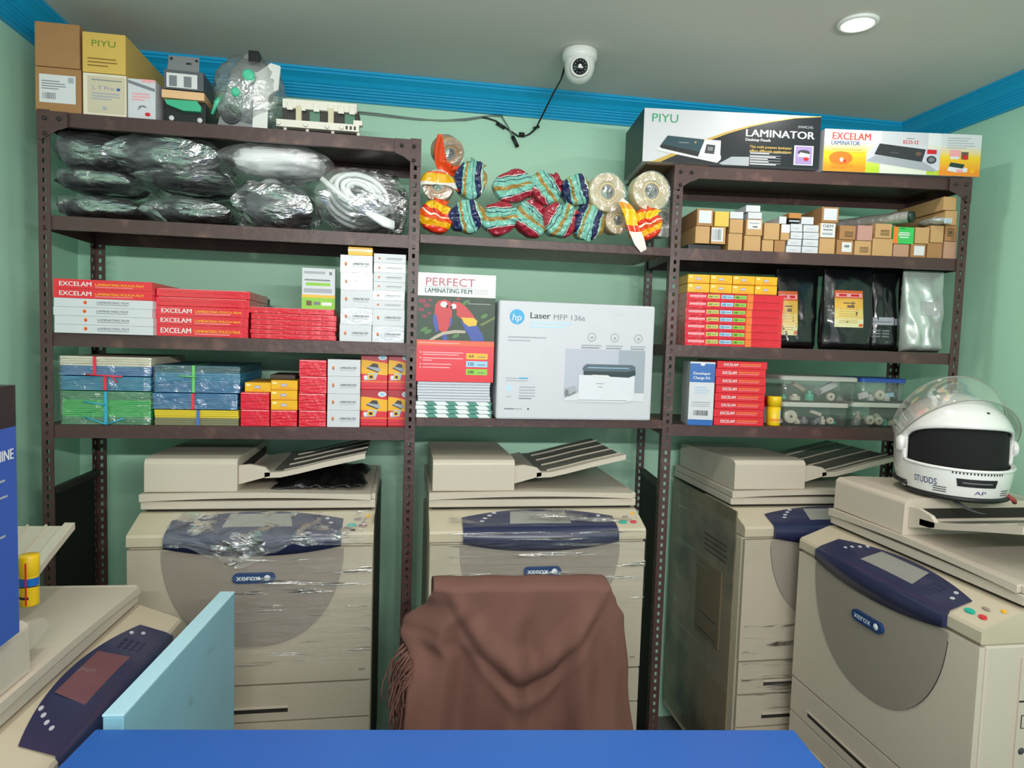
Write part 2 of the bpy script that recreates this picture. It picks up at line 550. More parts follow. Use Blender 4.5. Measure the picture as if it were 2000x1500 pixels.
def gusset(x, sx, y, z, parent):
    b = MB(); a = 0.075
    pts = [(0, 0), (0, -a), (0.012, -a), (0.038, -0.058), (0.050, -0.050), (a - 0.008, -0.044), (a, -0.040), (a, 0)]
    vs = [(x + sx * p, y, z + q) for p, q in pts] + [(x + sx * p, y + 0.002, z + q) for p, q in pts]
    n = len(pts)
    b.add(vs, [tuple(range(n)), tuple(range(2 * n - 1, n - 1, -1))] + [(i, (i + 1) % n, n + (i + 1) % n, n + i) for i in range(n)], STEEL)
    for p, q in ((0.02, -0.02), (0.055, -0.02), (0.02, -0.06)):
        b.lathe([(0.0, -0.006), (0.005, -0.005), (0.006, 0.0)], STEELD, 8, origin=(x + sx * p, y, z + q), axis='y')
    return b.obj('corner_plate', parent, weld=False)


RD = 0.33
L1, L2, L3, L4 = 2.078, 1.800, 1.484, 1.230
R1, R2, R3, R4 = 2.070, 1.811, 1.504, 1.248
C1, C2 = 1.806, 1.262


def rack(name, F, u0, u1, zs, h, label, side_panels):
    e = root(name, F.pt(0, 0, 0), F.ang)
    for x, sx in ((u0, 1), (u1, -1)):
        post(x, sx, 0.0, 1, h, e); post(x, sx, RD, -1, h, e)
        gusset(x, sx, -0.0045, h - 0.004, e)
    for z in zs:
        shelf_tray(u0 + 0.0035, u1 - 0.0035, 0.0035, RD - 0.0035, z, e)
    for x in side_panels:
        b = MB(); b.box(x - .001, x + .001, 0.045, RD - 0.045, 0.1, 1.03, BLACKM); b.box(x - .003, x + 0.014, 0.04, RD - .04, 1.03, 1.048, STEELD)
        b.obj('side_panel', e)
    return tag(e, label, 'shelving rack')


rack('slotted_angle_rack', FL, -0.978, 0.037, (L1 - .003, L2, L3, L4), L1, 'brown slotted steel rack holding grey plastic bags, film boxes and folder bundles', [-0.968])
rack('slotted_angle_rack', FR, -0.045, 0.925, (R1 - .003, R2, R3, R4), R1, 'brown slotted steel rack with laminator boxes on its top', [-0.036])

# two shelves that bridge the racks
MPLY = mat('brown shelf board', '#6b4c3c', 0.5, var=0.15, scale=8, bump=0.1, bscale=40, dirt='#8a6b55', dscale=10, dlo=0.55, dhi=0.8)
for z, l in ((C1, 'brown bridging shelf full of tape rolls between the two racks'), (C2, 'brown bridging shelf under the printer box between the two racks')):
    b = MB(); b.box(0.040, 0.818, 0.004, 0.34, z - 0.019, z, MPLY); b.box(0.040, 0.818, 0.002, 0.0038, z - 0.026, z - .0005, STEEL)
    o = b.obj('bridging_shelf', bevel=0.001); o.location = (0, 2.0, 0)
    tag(o, l, 'shelf', 'shelves bridging the racks')

# ------------------------------------------------------------------ copiers
BEIGE = mat('aged beige plastic', '#c2b69f', 0.45, var=0.05, scale=4, dirt='#b3a68c', dscale=3, dlo=0.5, dhi=0.8)
BEIGE2 = mat('pale putty plastic', '#c8bcac', 0.42, var=0.03, scale=4)
BEIGED = mat('grimy putty plastic', '#a89c80', 0.55, var=0.1, scale=4, dirt='#6b6450', dscale=3, dlo=0.45, dhi=0.75)
DOORM = mat('tan door plastic', '#b8ae9b', 0.45, var=0.05, scale=3, dirt='#a79c86', dscale=2.5, dlo=0.5, dhi=0.8)
TAUPE = mat('warm grey plastic', '#948a7f', 0.42, var=0.03, scale=4)
NAVY = mat('navy console plastic', '#23294a', 0.35, var=0.08, coat=0.2)
SLOTM = mat('dark seam', '#27241f', 0.7)
LCD = mat('grey touch screen', '#8f8f88', 0.22, var=0.08, scale=9)
LCDR = mat('maroon touch screen', '#6e454a', 0.2, var=0.15, scale=12, dirt='#777c7b', dscale=16, dlo=0.6, dhi=0.72)
BADGEM = mat('badge blue', '#1d3d6e', 0.3, var=0.05)
TEALB = mat('green key', '#1fa996', 0.35); REDB = mat('red key', '#cf3640', 0.35); KEYG = mat('pale key', '#b9bac2', 0.35)
TRAYG = mat('grey tray plastic', '#76736c', 0.5, var=0.05)
WRAPF = film('stretch wrap', body=0.025, gloss=0.75, scale=7.0, stretch=(1.0, 1.0, 9.0), bump=0.8, rough=0.10, crease=((1.6, 1.0, 26.0), 2.2, 0.565))
WRAPS = film('side stretch wrap', body=0.04, gloss=0.22, scale=5.0, stretch=(1.0, 1.0, 6.0), bump=0.5, rough=0.2, crease=((1.6, 1.6, 20.0), 2.2, 0.60))
CW, CDP = 0.648, 0.56


def copier(loc, rz, label, dz=0.0, screen=LCD, side=None, body=BEIGE, tray_lift=0.0, drawers=4, vents=False, deep=CDP, fend=0.258, tback=0.0, keys=True, doorm=None, rside=None):
    doorm = doorm or DOORM
    e = root('photocopier', (loc[0], loc[1], 0), rz)
    W, D = CW, deep
    zb = 0.07
    T = lambda z: z + dz
    # main body
    b = MB(); b.box(0, W, 0.014, D, zb, T(0.913), body)
    b.obj('body', e, bevel=0.006)
    if side:
        b = MB(); b.box(-0.004, 0.0, 0.05, D - 0.01, zb + .03, T(0.985), side)
        for k in range(4):
            b.box(-0.006, -0.004, 0.10, 0.26, T(0.80 + 0.018 * k), T(0.804 + 0.018 * k), SLOTM)
        b.box(-0.008, -0.004, 0.12, 0.30, T(0.50), T(0.76), mat('grimy brown panel', '#6f6144', 0.6, var=0.15, scale=5))
        b.box(-0.0085, -0.008, 0.14, 0.28, T(0.515), T(0.519), SLOTM)
        b.box(-0.0085, -0.008, 0.14, 0.28, T(0.575), T(0.579), SLOTM)
        b.obj('side_panel', e, bevel=0.003)
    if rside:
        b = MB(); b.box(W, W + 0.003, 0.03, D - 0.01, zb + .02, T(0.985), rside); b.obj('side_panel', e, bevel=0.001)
    # wheels
    for x in (0.06, W - 0.06):
        for y in (0.07, D - 0.07):
            b = MB(); b.lathe([(0.0, -0.012), (0.03, -0.012), (0.035, -0.006), (0.035, 0.006), (0.03, 0.012), (0.0, 0.012)], BLACKPL, 16, origin=(x, y, 0.035), axis='x')
            b.box(x - .016, x + .016, y - .02, y + .02, 0.055, 0.072, DGREY)
            b.obj('caster', e)
    # upper door with its shield-shaped warm grey inset
    b = MB()
    z0, z1 = T(0.522), T(0.908)
    b.prism([(0.002, z0), (W - 0.002, z0), (W - 0.002, z1), (0.002, z1)], 0.0, 0.0135, 1, doorm)
    b.box(W - .035, W - .018, -0.0012, 0.0, T(0.55), T(0.556), TAUPE)
    door = b.obj('front_door', e, bevel=0.004)

    def arc(x):
        t = (x - 0.327) / 0.240
        return T(0.905) - (0.905 - 0.632) * math.sqrt(max(0.0, 1 - abs(t) ** 2.3))
    b = MB(); nseg = 36
    xs = [0.327 - 0.2395 * math.cos(PI * k / nseg) for k in range(nseg + 1)]

    def fy(x, z):
        cz = (T(0.905) - z) / 0.28
        return -0.0015 - 0.011 * (1 - ((x - 0.327) / 0.25) ** 2) * max(0, 1 - cz * 0.8)
    rows = 8
    vs = []; fs = []
    for j in range(rows + 1):
        for x in xs:
            za = arc(x); z = za + (T(0.906) - za) * j / rows
            vs.append((x, fy(x, z), z))
    n = len(xs)
    for j in range(rows):
        for i in range(n - 1):
            fs.append((j * n + i, j * n + i + 1, (j + 1) * n + i + 1, (j + 1) * n + i))
    b.add(vs, fs, TAUPE, True)
    sv = [(x, 0.0015, arc(x)) for x in xs]
    b.add([vs[i] for i in range(n)] + sv, [(i, n + i, n + i + 1, i + 1) for i in range(n - 1)], SLOTM)
    b.obj('shield_inset', door)
    # badge
    b = MB(); L, H = 0.112, 0.028; cx, cz = 0.330, T(0.831); pts = []
    for k in range(13):
        a = -PI / 2 + PI * k / 12; pts.append((cx + L / 2 - H / 2 + H / 2 * math.cos(a), cz + H / 2 * math.sin(a)))
    for k in range(13):
        a = PI / 2 + PI * k / 12; pts.append((cx - L / 2 + H / 2 + H / 2 * math.cos(a), cz + H / 2 * math.sin(a)))
    b.prism(pts, -0.0185, -0.008, 1, BADGEM)
    b.text('xerox', (cx - 0.046, -0.0189, cz - 0.0062), (1, 0, 0), (0, 0, 1), 0.0165, mat('badge lettering', '#c9d3de', 0.4), width=0.062, bold=True)
    b.lathe([(0.0, -0.0035), (0.005, -0.003), (0.0085, 0.0)], mat('badge ball', '#c9ccd6', 0.3), 16, origin=(cx + 0.035, -0.0185, cz), axis='y')
    b.obj('badge', door)
    # paper drawers
    top = 0.516
    for k in range(drawers):
        zt = T(top - 0.107 * k); zl = zt - 0.102
        if zl < zb + 0.02:
            break
        b = MB(); b.box(0.003, W - 0.003, 0.0, 0.0135, zl, zt, doorm)
        b.box(0.09, 0.42, -0.0006, 0.0, zl + 0.024, zl + 0.036, SLOTM); b.box(0.09, 0.42, -0.004, -0.0008, zl + .037, zl + .042, BEIGE2)
        b.obj('paper_drawer', e, bevel=0.003)
    # console
    b = MB()
    prof = [(0.0, T(0.916)), (0.30, T(0.916)), (0.30, T(0.985)), (0.105, T(0.985)), (0.095, T(0.984)), (0.014, T(0.953)), (0.004, T(0.949)), (0.0, T(0.942))]
    b.prism(prof, 0.0, W, 0, BEIGE)
    con = b.obj('control_console', e, bevel=0.003)
    b = MB()
    SL = (0.984 - 0.953) / (0.095 - 0.014)

    def top_z(y, off):
        return T(0.953 + (y - 0.014) * SL + off)
    xa, xb = 0.096, 0.560; xm, hw = (xa + xb) / 2, (xb - xa) / 2
    N = 24
    lowv, lipv, backv = [], [], []
    for k in range(N + 1):
        x = xa + (xb - xa) * k / N; t = (x - xm) / hw
        lowz = T(0.916) - 0.024 * (1 - abs(t) ** 2.2)
        yb = 0.060 + 0.036 * (1 - t * t)
        lowv.append((x, -0.0135 - 0.003 * (1 - t * t), lowz)); lipv.append((x, -0.012 - 0.004 * (1 - t * t), T(0.944))); backv.append((x, yb, top_z(yb, 0.0025)))
    midv = [(p[0], 0.004, top_z(0.006, 0.004)) for p in lipv]
    back0 = [(p[0], 0.004, p[2]) for p in lowv]
    n = N + 1
    allv = back0 + lowv + lipv + midv + backv
    fs = []
    for r in range(4):
        for i in range(N):
            fs.append((r * n + i, r * n + i + 1, (r + 1) * n + i + 1, (r + 1) * n + i))
    b.add(allv, fs, NAVY, True)
    for i in (0, N):
        b.add([back0[i], lowv[i], lipv[i], midv[i]], [(0, 1, 2, 3)], NAVY)
        yb = backv[i]
    b.obj('display_bezel', con)

    def slope_pt(x, y, off):
        return (x, y, top_z(y, off))
    b = MB(); o1 = 0.0042
    b.quad(slope_pt(0.235, 0.018, o1), slope_pt(0.425, 0.018, o1), slope_pt(0.410, 0.082, o1), slope_pt(0.245, 0.082, o1), screen)
    b.obj('screen', con)

    def key(x, y, rx, ry, m, nm='key'):
        b = MB(); pts = [(x + rx * math.cos(2 * PI * k / 14), y + ry * math.sin(2 * PI * k / 14)) for k in range(14)]
        vs = [slope_pt(px, py, 0.0045) for px, py in pts] + [slope_pt(px, py, 0.001) for px, py in pts]
        b.add(vs, [tuple(range(14))] + [(i, 14 + i, 14 + (i + 1) % 14, (i + 1) % 14) for i in range(14)], m)
        return b.obj(nm, con)
    for x, y in ((0.155, 0.040), (0.165, 0.053), (0.180, 0.066), (0.195, 0.078)):
        key(x, y, 0.007, 0.003, KEYG)
    for k in range(12):
        key(0.452 + 0.016 * (k % 3), 0.022 + 0.012 * (k // 3), 0.006, 0.004, mat('dark key', '#1d2140', 0.4))
    key(0.515, 0.060, 0.006, 0.004, KEYG); key(0.527, 0.040, 0.006, 0.004, KEYG)
    if keys:
        key(0.585, 0.030, 0.013, 0.006, TEALB); key(0.618, 0.030, 0.010, 0.005, REDB); key(0.600, 0.055, 0.010, 0.003, TAUPE); key(0.628, 0.070, 0.006, 0.003, YELP)
    # scanner base, dark gap, platen lid
    b = MB(); b.box(0.012, W - 0.012, 0.112, D - .005, T(0.985), T(0.994), SLOTM); b.box(0.0, W, 0.098, D, T(0.994), T(1.017), BEIGE2)
    b.obj('scanner_base', e, bevel=0.003)
    b = MB(); N = 20

    def lidz(x):
        t = (x - W / 2) / (W / 2)
        return T(1.018 + 0.009 * (1 - t * t))
    pts = [(0.0, T(1.018))] + [(W * 0.98 * k / N, lidz(W * .98 * k / N)) for k in range(1, N)] + [(W * .98, T(1.018)), (W * .98, T(1.036)), (W * .5, T(1.043)), (0.0, T(1.040))]
    b.prism(pts, 0.090, D - .01, 1, BEIGE2)
    b.box(W * .98, W, 0.10, D - .01, T(1.0175), T(1.036), BEIGE2)
    b.obj('platen_lid', e, bevel=0.003)
    # document feeder
    b = MB(); fx0, fx1, fy0, fy1 = 0.010, fend, 0.100, D - 0.03
    prof = [(fy0, T(1.042)), (fy1, T(1.042)), (fy1, T(1.128)), (fy0 + 0.06, T(1.140)), (fy0 + 0.012, T(1.137)), (fy0 + 0.002, T(1.128))]
    b.prism(prof, fx0, fx1, 0, BEIGE2)
    fe = b.obj('document_feeder', e, bevel=0.005)
    b = MB(); b.box(fx1, fx1 + 0.0015, fy0 + 0.05, fy1 - 0.03, T(1.085), T(1.112), SLOTM)
    b.obj('paper_slot', fe)
    # short guide ramp next to the feeder
    b = MB(); y0, y1 = fy0 + 0.015, fy1 - 0.02
    rp = [(fx1 + .001, T(1.062)), (fx1 + .087, T(1.086)), (fx1 + .087, T(1.098)), (fx1 + .072, T(1.112)), (fx1 + .032, T(1.120)), (fx1 + .001, T(1.117))]
    b.prism([(x, z) for x, z in rp], y0, y0 + 0.012, 1, BEIGE2)
    b.prism([(fx1 + .001, T(1.064)), (fx1 + .087, T(1.088)), (fx1 + .087, T(1.094)), (fx1 + .001, T(1.074))], y0 + .012, y1, 1, BEIGE2)
    b.obj('guide_ramp', fe, bevel=0.002)
    # rising feed tray
    b = MB()
    tl = tray_lift
    line = [(0.330, 1.090), (0.375, 1.092), (0.425, 1.103 + tl * .3), (0.50, 1.122 + tl * .6), (0.615, 1.148 + tl)]
    up = [(x, T(z + 0.006)) for x, z in line]; lo = [(x, T(z - 0.010)) for x, z in line]
    y0 += tback
    b.prism(lo + up[::-1], y0, y0 + 0.022, 1, BEIGE2)
    mid = [(x, T(z - .002)) for x, z in line]
    b.prism([(x, z - .006) for x, z in mid] + mid[::-1], y0 + .022, y1, 1, TRAYG if tray_lift == 0 else BEIGE2)
    for k in range(4):
        yk = y0 + 0.06 + k * (y1 - y0 - 0.09) / 3.4
        b.prism([(x, z - .0005) for x, z in mid[1:]] + [(x, z + 0.004) for x, z in mid[1:]][::-1], yk, yk + 0.004, 1, BEIGE2)
    b.obj('feed_tray', fe, bevel=0.0015)
    if vents:      # details on the side that faces the viewer
        x = W
        b = MB()
        b.box(x, x + 0.004, 0.10, D - .02, T(0.50), T(0.885), BEIGE2)
        for k, (za, ya, yb2) in enumerate(((0.845, 0.155, 0.22), (0.822, 0.155, 0.22))):
            b.box(x + .004, x + .0047, ya, yb2, T(za), T(za + .004), SLOTM)
        b.box(x + .004, x + .0047, 0.10, D - .02, T(0.788), T(0.792), SLOTM)
        for k in range(3):
            b.box(x + .004, x + .0047, 0.14, 0.26, T(0.735 + k * .017), T(0.738 + k * .017), SLOTM)
        b.box(x + .004, x + .0045, 0.108, 0.122, T(0.730), T(0.760), SLOTM); b.box(x + .0045, x + .005, 0.110, 0.120, T(0.732), T(0.758), BEIGE2)
        b.lathe([(0.0, 0.003), (0.005, 0.0025), (0.008, 0.0)], DGREY, 14, origin=(x + .004, 0.115, T(0.68)), axis='x')
        b.box(x + .004, x + .006, 0.125, 0.30, T(0.585), T(0.615), BLACKPL)
        b.box(x + .004, x + .006, 0.150, 0.30, T(0.565), T(0.5855), BLACKPL)
        b.obj('side_cover', e, bevel=0.001)
    return tag(e, label, 'photocopier', 'beige office photocopiers')


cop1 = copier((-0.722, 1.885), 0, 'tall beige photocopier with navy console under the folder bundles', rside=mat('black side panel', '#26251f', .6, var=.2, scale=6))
cop2 = copier((0.083, 1.88), 0, 'beige photocopier partly covered by the brown cloth on the chair')
SIDEM = mat('grimy dark side panel', '#877b63', 0.55, var=0.2, scale=3, dirt='#3f4038', dscale=4, dlo=0.45, dhi=0.7, coat=0.3)
cop3 = copier((1.052, 1.88), 0, 'beige photocopier with a grimy grey side under the clear parts boxes', side=SIDEM)
cop4 = copier((1.200, 1.822), -PI / 2, 'cream photocopier turned sideways with a white helmet on top', dz=-0.018, body=BEIGE2, vents=True, fend=0.292, doorm=BEIGE2)
cop5 = copier((-0.549, 1.055), PI / 2 - 0.035, 'low photocopier with a maroon screen beside the pale blue board', dz=-0.155, screen=LCDR, body=BEIGE, tray_lift=0.045, drawers=2, deep=0.50, fend=0.205, tback=0.11, keys=False)

# stretch wrap sheets hanging on the copiers
def wrap_sheet(parent, fn, nu=40, nv=30, m=WRAPF):
    b = MB(); b.grid(fn, nu, nv, m)
    return b.obj('stretch_wrap', parent)


def wave(x, z, s, amp):
    return amp * noise.noise(Vector((x * 6 + s, z * 26, s * 3.1)))


wrap_sheet(cop2, lambda u, v: (0.055 + 0.585 * u, -0.0265 + wave(u, v, 3.0, 0.006), 0.952 - 0.235 * v))
wrap_sheet(cop2, lambda u, v: (0.06 + 0.57 * u, 0.004 + 0.085 * v, 0.960 + 0.031 * v + wave(u, v, 8.0, 0.004)), 40, 10)
def crumpled_skirt(u, v):
    drop = 0.030 + 0.062 * max(0.0, 1 - abs((u - .36) / .26)) + .012 * noise.noise(Vector((u * 9, 2.0, 1.0)))
    x = 0.10 + 0.53 * u
    if v < .45:              # lies on the sloping console
        k = v / .45
        return (x, 0.075 - 0.085 * k, 0.990 - 0.030 * k + .005 * abs(noise.noise(Vector((u * 11, k * 7, 5.5)))))
    k = (v - .45) / .55
    return (x, -0.022 + .012 * noise.noise(Vector((u * 13, k * 6, 3.1))) - .004, 0.952 - drop * k)


wrap_sheet(cop1, crumpled_skirt, 70, 34, film('crumpled stretch wrap', body=0.10, gloss=0.8, scale=22, stretch=(1, 1, 1.6), bump=1.0, rough=0.14, crease=((1, 1, 1), 16.0, 0.52)))
wrap_sheet(cop1, lambda u, v: (0.25 + 0.395 * u, -0.024 + wave(u, v, 6.0, 0.005), 0.885 - 0.30 * v))
wrap_sheet(cop3, lambda u, v: (0.01 + 0.25 * u, -0.010 + wave(u, v, 2.0, 0.006), 0.64 - 0.28 * v), 24, 24)
wrap_sheet(cop3, lambda u, v: (-0.014 + wave(u, v, 2.5, 0.006), 0.03 + 0.45 * u, 0.95 - 0.55 * v), 24, 30, WRAPS)

# crumpled black sheet lying on the lid of the copier under the folders
b = MB()
b.grid(lambda u, v: (0.345 + 0.265 * u + 0.01 * math.sin(v * 9), 0.13 + 0.30 * v, 1.0445 + abs(0.026 * noise.noise(Vector((u * 7, v * 6, 2.2)))) + (0.012 + .03 * v) * math.sin(PI * u) ** .5 * math.sin(PI * v) ** .5), 30, 24, mat('black polythene', '#141414', 0.3, bump=0.4, bscale=60))
o = b.obj('plastic_sheet', solid=0.001); o.location = (-0.722, 1.885, 0)
tag(o, 'crumpled black plastic sheet lying on a copier lid under its paper tray', 'plastic sheet')

# ------------------------------------------------------------------ counter, board, chair, cloth
DBLUE = mat('royal blue laminate', '#2459a8', 0.35, var=0.04, scale=3)
e = root('service_counter', (-0.482, 1.135, 0), math.radians(-6.3))
LD, DD = 1.163, 0.62
b = MB(); b.box(0, LD, -DD, 0, 0.825, 0.85, DBLUE); b.obj('countertop', e, bevel=0.003)
for x in (0.02, LD - 0.04):
    b = MB(); b.box(x, x + 0.02, -DD + .03, -0.03, 0.0, 0.825, DBLUE); b.obj('side_panel', e, bevel=0.001)
b = MB(); b.box(0.04, LD - 0.04, -DD + .04, -DD + 0.058, 0.1, 0.825, DBLUE); b.obj('front_panel', e, bevel=0.001)
tag(e, 'royal blue counter top in front of the brown covered chair', 'counter')

LBLUE = mat('pale blue paint', '#86b9cc', 0.45, var=0.05, scale=4, dirt='#6d98a6', dscale=9, dlo=0.62, dhi=0.72)
p0 = Vector((-0.476, 1.146)); p1 = Vector((-0.430, 1.683)); dl = (p1 - p0).length
e = root('partition_board', (p0.x, p0.y, 0), math.atan2(p1.y - p0.y, p1.x - p0.x))
b = MB(); b.box(0, dl, -0.033, 0, 0.0, 0.862, LBLUE)
b.obj('board', e, bevel=0.002)
b = MB(); b.box(0.0, dl, -0.034, 0.001, 0.8625, 0.8665, mat('pale blue edge strip', '#b4dcea', 0.4, var=0.04, scale=8)); b.obj('edge_strip', e, bevel=0.0008)
tag(e, 'pale blue upright partition board standing behind the blue counter', 'partition')

CHB = mat('dark chair fabric', '#2b2624', 0.8)
e = root('office_chair', (0.26, 1.36, 0))
b = MB()
b.grid(lambda u, v: ((u - .5) * 0.34 * (1 - .1 * v), 0.052 + 0.03 * math.cos((u - .5) * 2.4), 0.60 + 0.335 * v), 12, 10, CHB)
b.obj('backrest', e, solid=0.035, bevel=0.01)
b = MB(); b.box(-0.22, 0.22, -0.40, 0.03, 0.42, 0.48, CHB); b.obj('seat', e, bevel=0.025, seg=3)
b = MB(); b.tube([(0, 0.02, 0.43), (0, 0.085, 0.47), (0, 0.09, 0.66)], 0.016, BLACKPL); b.obj('back_support', e)
b = MB(); b.lathe([(0.028, 0.1), (0.028, 0.3), (0.02, 0.3), (0.02, 0.425)], BLACKPL, 16, origin=(0, -0.18, 0)); b.obj('gas_column', e)
for k in range(5):
    a = 2 * PI * k / 5 + .3
    b = MB(); b.tube([(0, -0.18, 0.10), (0.13 * math.cos(a), -0.18 + 0.13 * math.sin(a), 0.085), (0.24 * math.cos(a), -0.18 + 0.24 * math.sin(a), 0.06)], [0.022, 0.018, 0.014], BLACKPL)
    b.lathe([(0.0, -0.011), (0.025, -0.011), (0.028, 0), (0.025, 0.011), (0.0, 0.011)], BLACKPL, 12, origin=(0.24 * math.cos(a), -0.18 + 0.24 * math.sin(a), 0.028), axis='x')
    b.obj('leg', e)
tag(e, 'office chair hidden beneath the brown cloth behind the blue counter', 'chair')

CLOTH = mat('brown cotton cloth', '#6a4a42', 0.9, var=0.06, scale=8, bump=0.12, bscale=380, spec=0.2)


def lerp_tab(tab, t):
    for (a, x), (c, y) in zip(tab, tab[1:]):
        if t <= c:
            k = (t - a) / (c - a); k = k * k * (3 - 2 * k)
            return x + (y - x) * k
    return tab[-1][1]


XL = [(0, 0.072), (0.06, 0.062), (0.20, 0.010), (0.24, 0.004), (0.31, 0.022), (0.7, 0.014), (1, 0.008)]
XR = [(0, 0.455), (0.06, 0.468), (0.14, 0.488), (0.42, 0.505), (1, 0.545)]


def cloth(u, v):
    if v < 0.12:           # the part behind and over the top of the backrest
        k = v / 0.12; t = 0.0
        xl, xr = lerp_tab(XL, 0), lerp_tab(XR, 0)
        x = xl + (xr - xl) * u
        a = PI * (1 - k)
        if k < .45:
            return (x, 1.480, 0.80 + 0.155 * k / .45)
        a = (k - .45) / .55
        return (x, 1.480 - 0.115 * a, 0.955 + 0.030 * math.sin(PI * min(1, a * 0.75)) - 0.006 * u + 0.0012 * math.sin(u * 23))
    t = (v - 0.12) / 0.88
    xl, xr = lerp_tab(XL, t), lerp_tab(XR, t)
    x = xl + (xr - xl) * u
    z = 0.976 - 0.006 * u - t * 0.47
    y = 1.362 - 0.020 * t
    f = min(1, t * 3)
    # vertical hanging folds
    y -= f * 0.013 * math.sin(u * 17 + 0.8 * math.sin(t * 4)) * (0.5 + t)
    y -= f * 0.006 * math.sin(u * 41 + t * 3)
    # swag: a broad V hanging from the two upper corners
    xm = 0.275; w = 0.165
    s = (x - xm) / w
    zc = 0.785 + 0.165 * abs(s) ** 1.6
    d = z - zc
    if abs(s) < 1.15:
        fade = max(0.0, 1 - (abs(s) / 1.15) ** 4)
        y -= fade * 0.017 * math.exp(-((d - 0.012) / 0.030) ** 2) * (1 if d > -0.02 else 1)
        y += fade * 0.010 * math.exp(-((d + 0.030) / 0.018) ** 2)
        zc2 = 0.715 + 0.19 * abs(s) ** 1.4
        d2 = z - zc2
        y -= fade * 0.010 * math.exp(-((d2 - 0.01) / 0.022) ** 2)
    y += 0.004 * noise.noise(Vector((x * 14, z * 9, 0.3)))
    if u < 0.16:           # corner swinging out on one side
        y += (0.16 - u) * 0.5 * math.exp(-((t - .20) / .14) ** 2)
    return (x, y, z)


b = MB(); b.grid(cloth, 90, 90, CLOTH)
e = root('cloth_cover', (0.26, 1.40, 0)); o = b.obj('cloth', e, solid=0.002); o.location = (-0.26, -1.40, 0)
b = MB(); r = random.Random(3)
for k in range(70):
    t0 = r.uniform(0.24, 0.43) if k < 46 else r.uniform(.43, .74)
    x = lerp_tab(XL, t0) - 0.002; z = 0.976 - t0 * 0.47; y = 1.355 + r.uniform(-.012, .02)
    ln = r.uniform(0.07, 0.13); dx = -r.uniform(0.005, 0.034) if k < 46 else -r.uniform(0, .014)
    path = [(x + 0.01, y, z)]
    for q in range(1, 6):
        f = q / 5
        path.append((x + dx * math.sin(f * 1.9) + r.uniform(-.003, .003), y + r.uniform(-.004, .004), z - ln * f))
    b.tube(path, [0.0024, 0.0022, 0.002, 0.0019, 0.0016, 0.001], CLOTH, 5)
o = b.obj('fringe', e); o.location = (-0.26, -1.40, 0); o['kind'] = 'stuff'
tag(e, 'brown cotton cloth with fringed edge draped over the chair back', 'cloth')

# ------------------------------------------------------------------ boxes and cartons
def carton(name, label, cat, F, u0, u1, w0, w1, v, depth, base, paint=None, group=None, rz=0.0, bevel=0.0014, gap=0.0006, extra=None):
    W, H = (u1 - u0) - 2 * gap, (w1 - w0) - gap
    b = MB(); b.box(-W / 2, W / 2, 0, depth, 0, H, base)
    if paint:
        paint(Face(b, W, H))
    if extra:
        extra(b, W, H, depth)
    o = b.obj(name, bevel=bevel)
    o.location = F.pt((u0 + u1) / 2, v, w0 + 0.0002); o.rotation_euler = (0, 0, F.ang + rz)
    return tag(o, label, cat, group)


def heights(F, x0, x1, ys, v, base):
    w = [F.at((x0 + x1) / 2, y, v)[1] for y in ys]
    return [base + (a - w[0]) for a in w]


def span(F, x0, x1, y, v):
    return F.at(x0, y, v)[0], F.at(x1, y, v)[0]


def stack(F, x0, x1, ys, v, depth, base, items, jig=0.0, seed=0, rz=0.0):
    r = random.Random(seed + int(x0)); hs = heights(F, x0, x1, ys, v, base)
    u0, u1 = span(F, x0, x1, (ys[0] + ys[-1]) / 2, v); out = []
    for k, it in enumerate(items):
        j = r.uniform(-jig, jig)
        name, base_m, paint, label, cat, grp = it[:6]
        out.append(carton(name, label, cat, F, u0 + j, u1 + j, hs[k], hs[k + 1], v + r.uniform(0, jig), depth, base_m, paint, grp, rz=rz + r.uniform(-jig, jig) * 1.5))
    return hs


def p_excelam(f):
    f.text('EXCELAM', 0.06, 0.28, 0.46, WHITE, w=0.32, bold=True)
    f.text('LAMINATING POUCH FILM', 0.42, 0.36, 0.26, YELP, w=0.49, bold=True)
    f.rect(0.42, 0.20, 0.80, 0.26, PINKP)


def p_excelam_small(f):
    f.text('EXCELAM', 0.13, 0.34, 0.36, WHITE, w=0.28, bold=True)
    f.rect(0.45, 0.52, 0.88, 0.66, ORGP); f.rect(0.45, 0.34, 0.86, 0.40, PINKP)
    f.rect(0.02, 0.05, 0.10, 0.95, ORGP, 1) if False else None


def p_whitefilm(f):
    f.ell(0.31, 0.55, 0.018, 0.22, ORGP); f.ell(0.316, 0.5, 0.010, 0.12, REDP, 2)
    f.text('LAMINATING FILM', 0.43, 0.48, 0.24, GREYP, w=0.32, bold=True); f.rect(0.43, 0.30, 0.75, 0.36, GREYP)


def p_whitesmall(f):
    f.ell(0.17, 0.48, 0.04, 0.12, ORGP); f.ell(0.18, 0.44, 0.022, 0.07, GREYP, 2)
    f.text('LAMINATING FILM', 0.38, 0.44, 0.13, GREYP, w=0.5, bold=True); f.rect(0.38, 0.34, 0.86, 0.37, LGREYP)


def p_yellow(f):
    f.rect(0.05, 0.62, 0.22, 0.84, mat('pale yellow print', '#f8df9a', 0.4)); f.rect(0.37, 0.40, 0.60, 0.66, LILAC); f.rect(0.39, 0.48, 0.58, 0.58, WHITE, 2)
    f.rect(0.0, 0.06, 1.0, 0.11, ORGP); f.rect(0.3, 0.22, 0.8, 0.27, ORGP)


def p_redfold(f):
    f.rect(0.02, 0.50, 0.98, 0.525, mat('deep red fold', '#a81522', 0.35)); f.rect(0.03, 0.93, 0.97, 0.97, PINKP)


ORD = ['bottom', 'second from bottom', 'third from bottom', 'fourth from bottom', 'fifth from bottom', 'sixth from bottom', 'seventh from bottom', 'eighth from bottom', 'ninth from bottom']


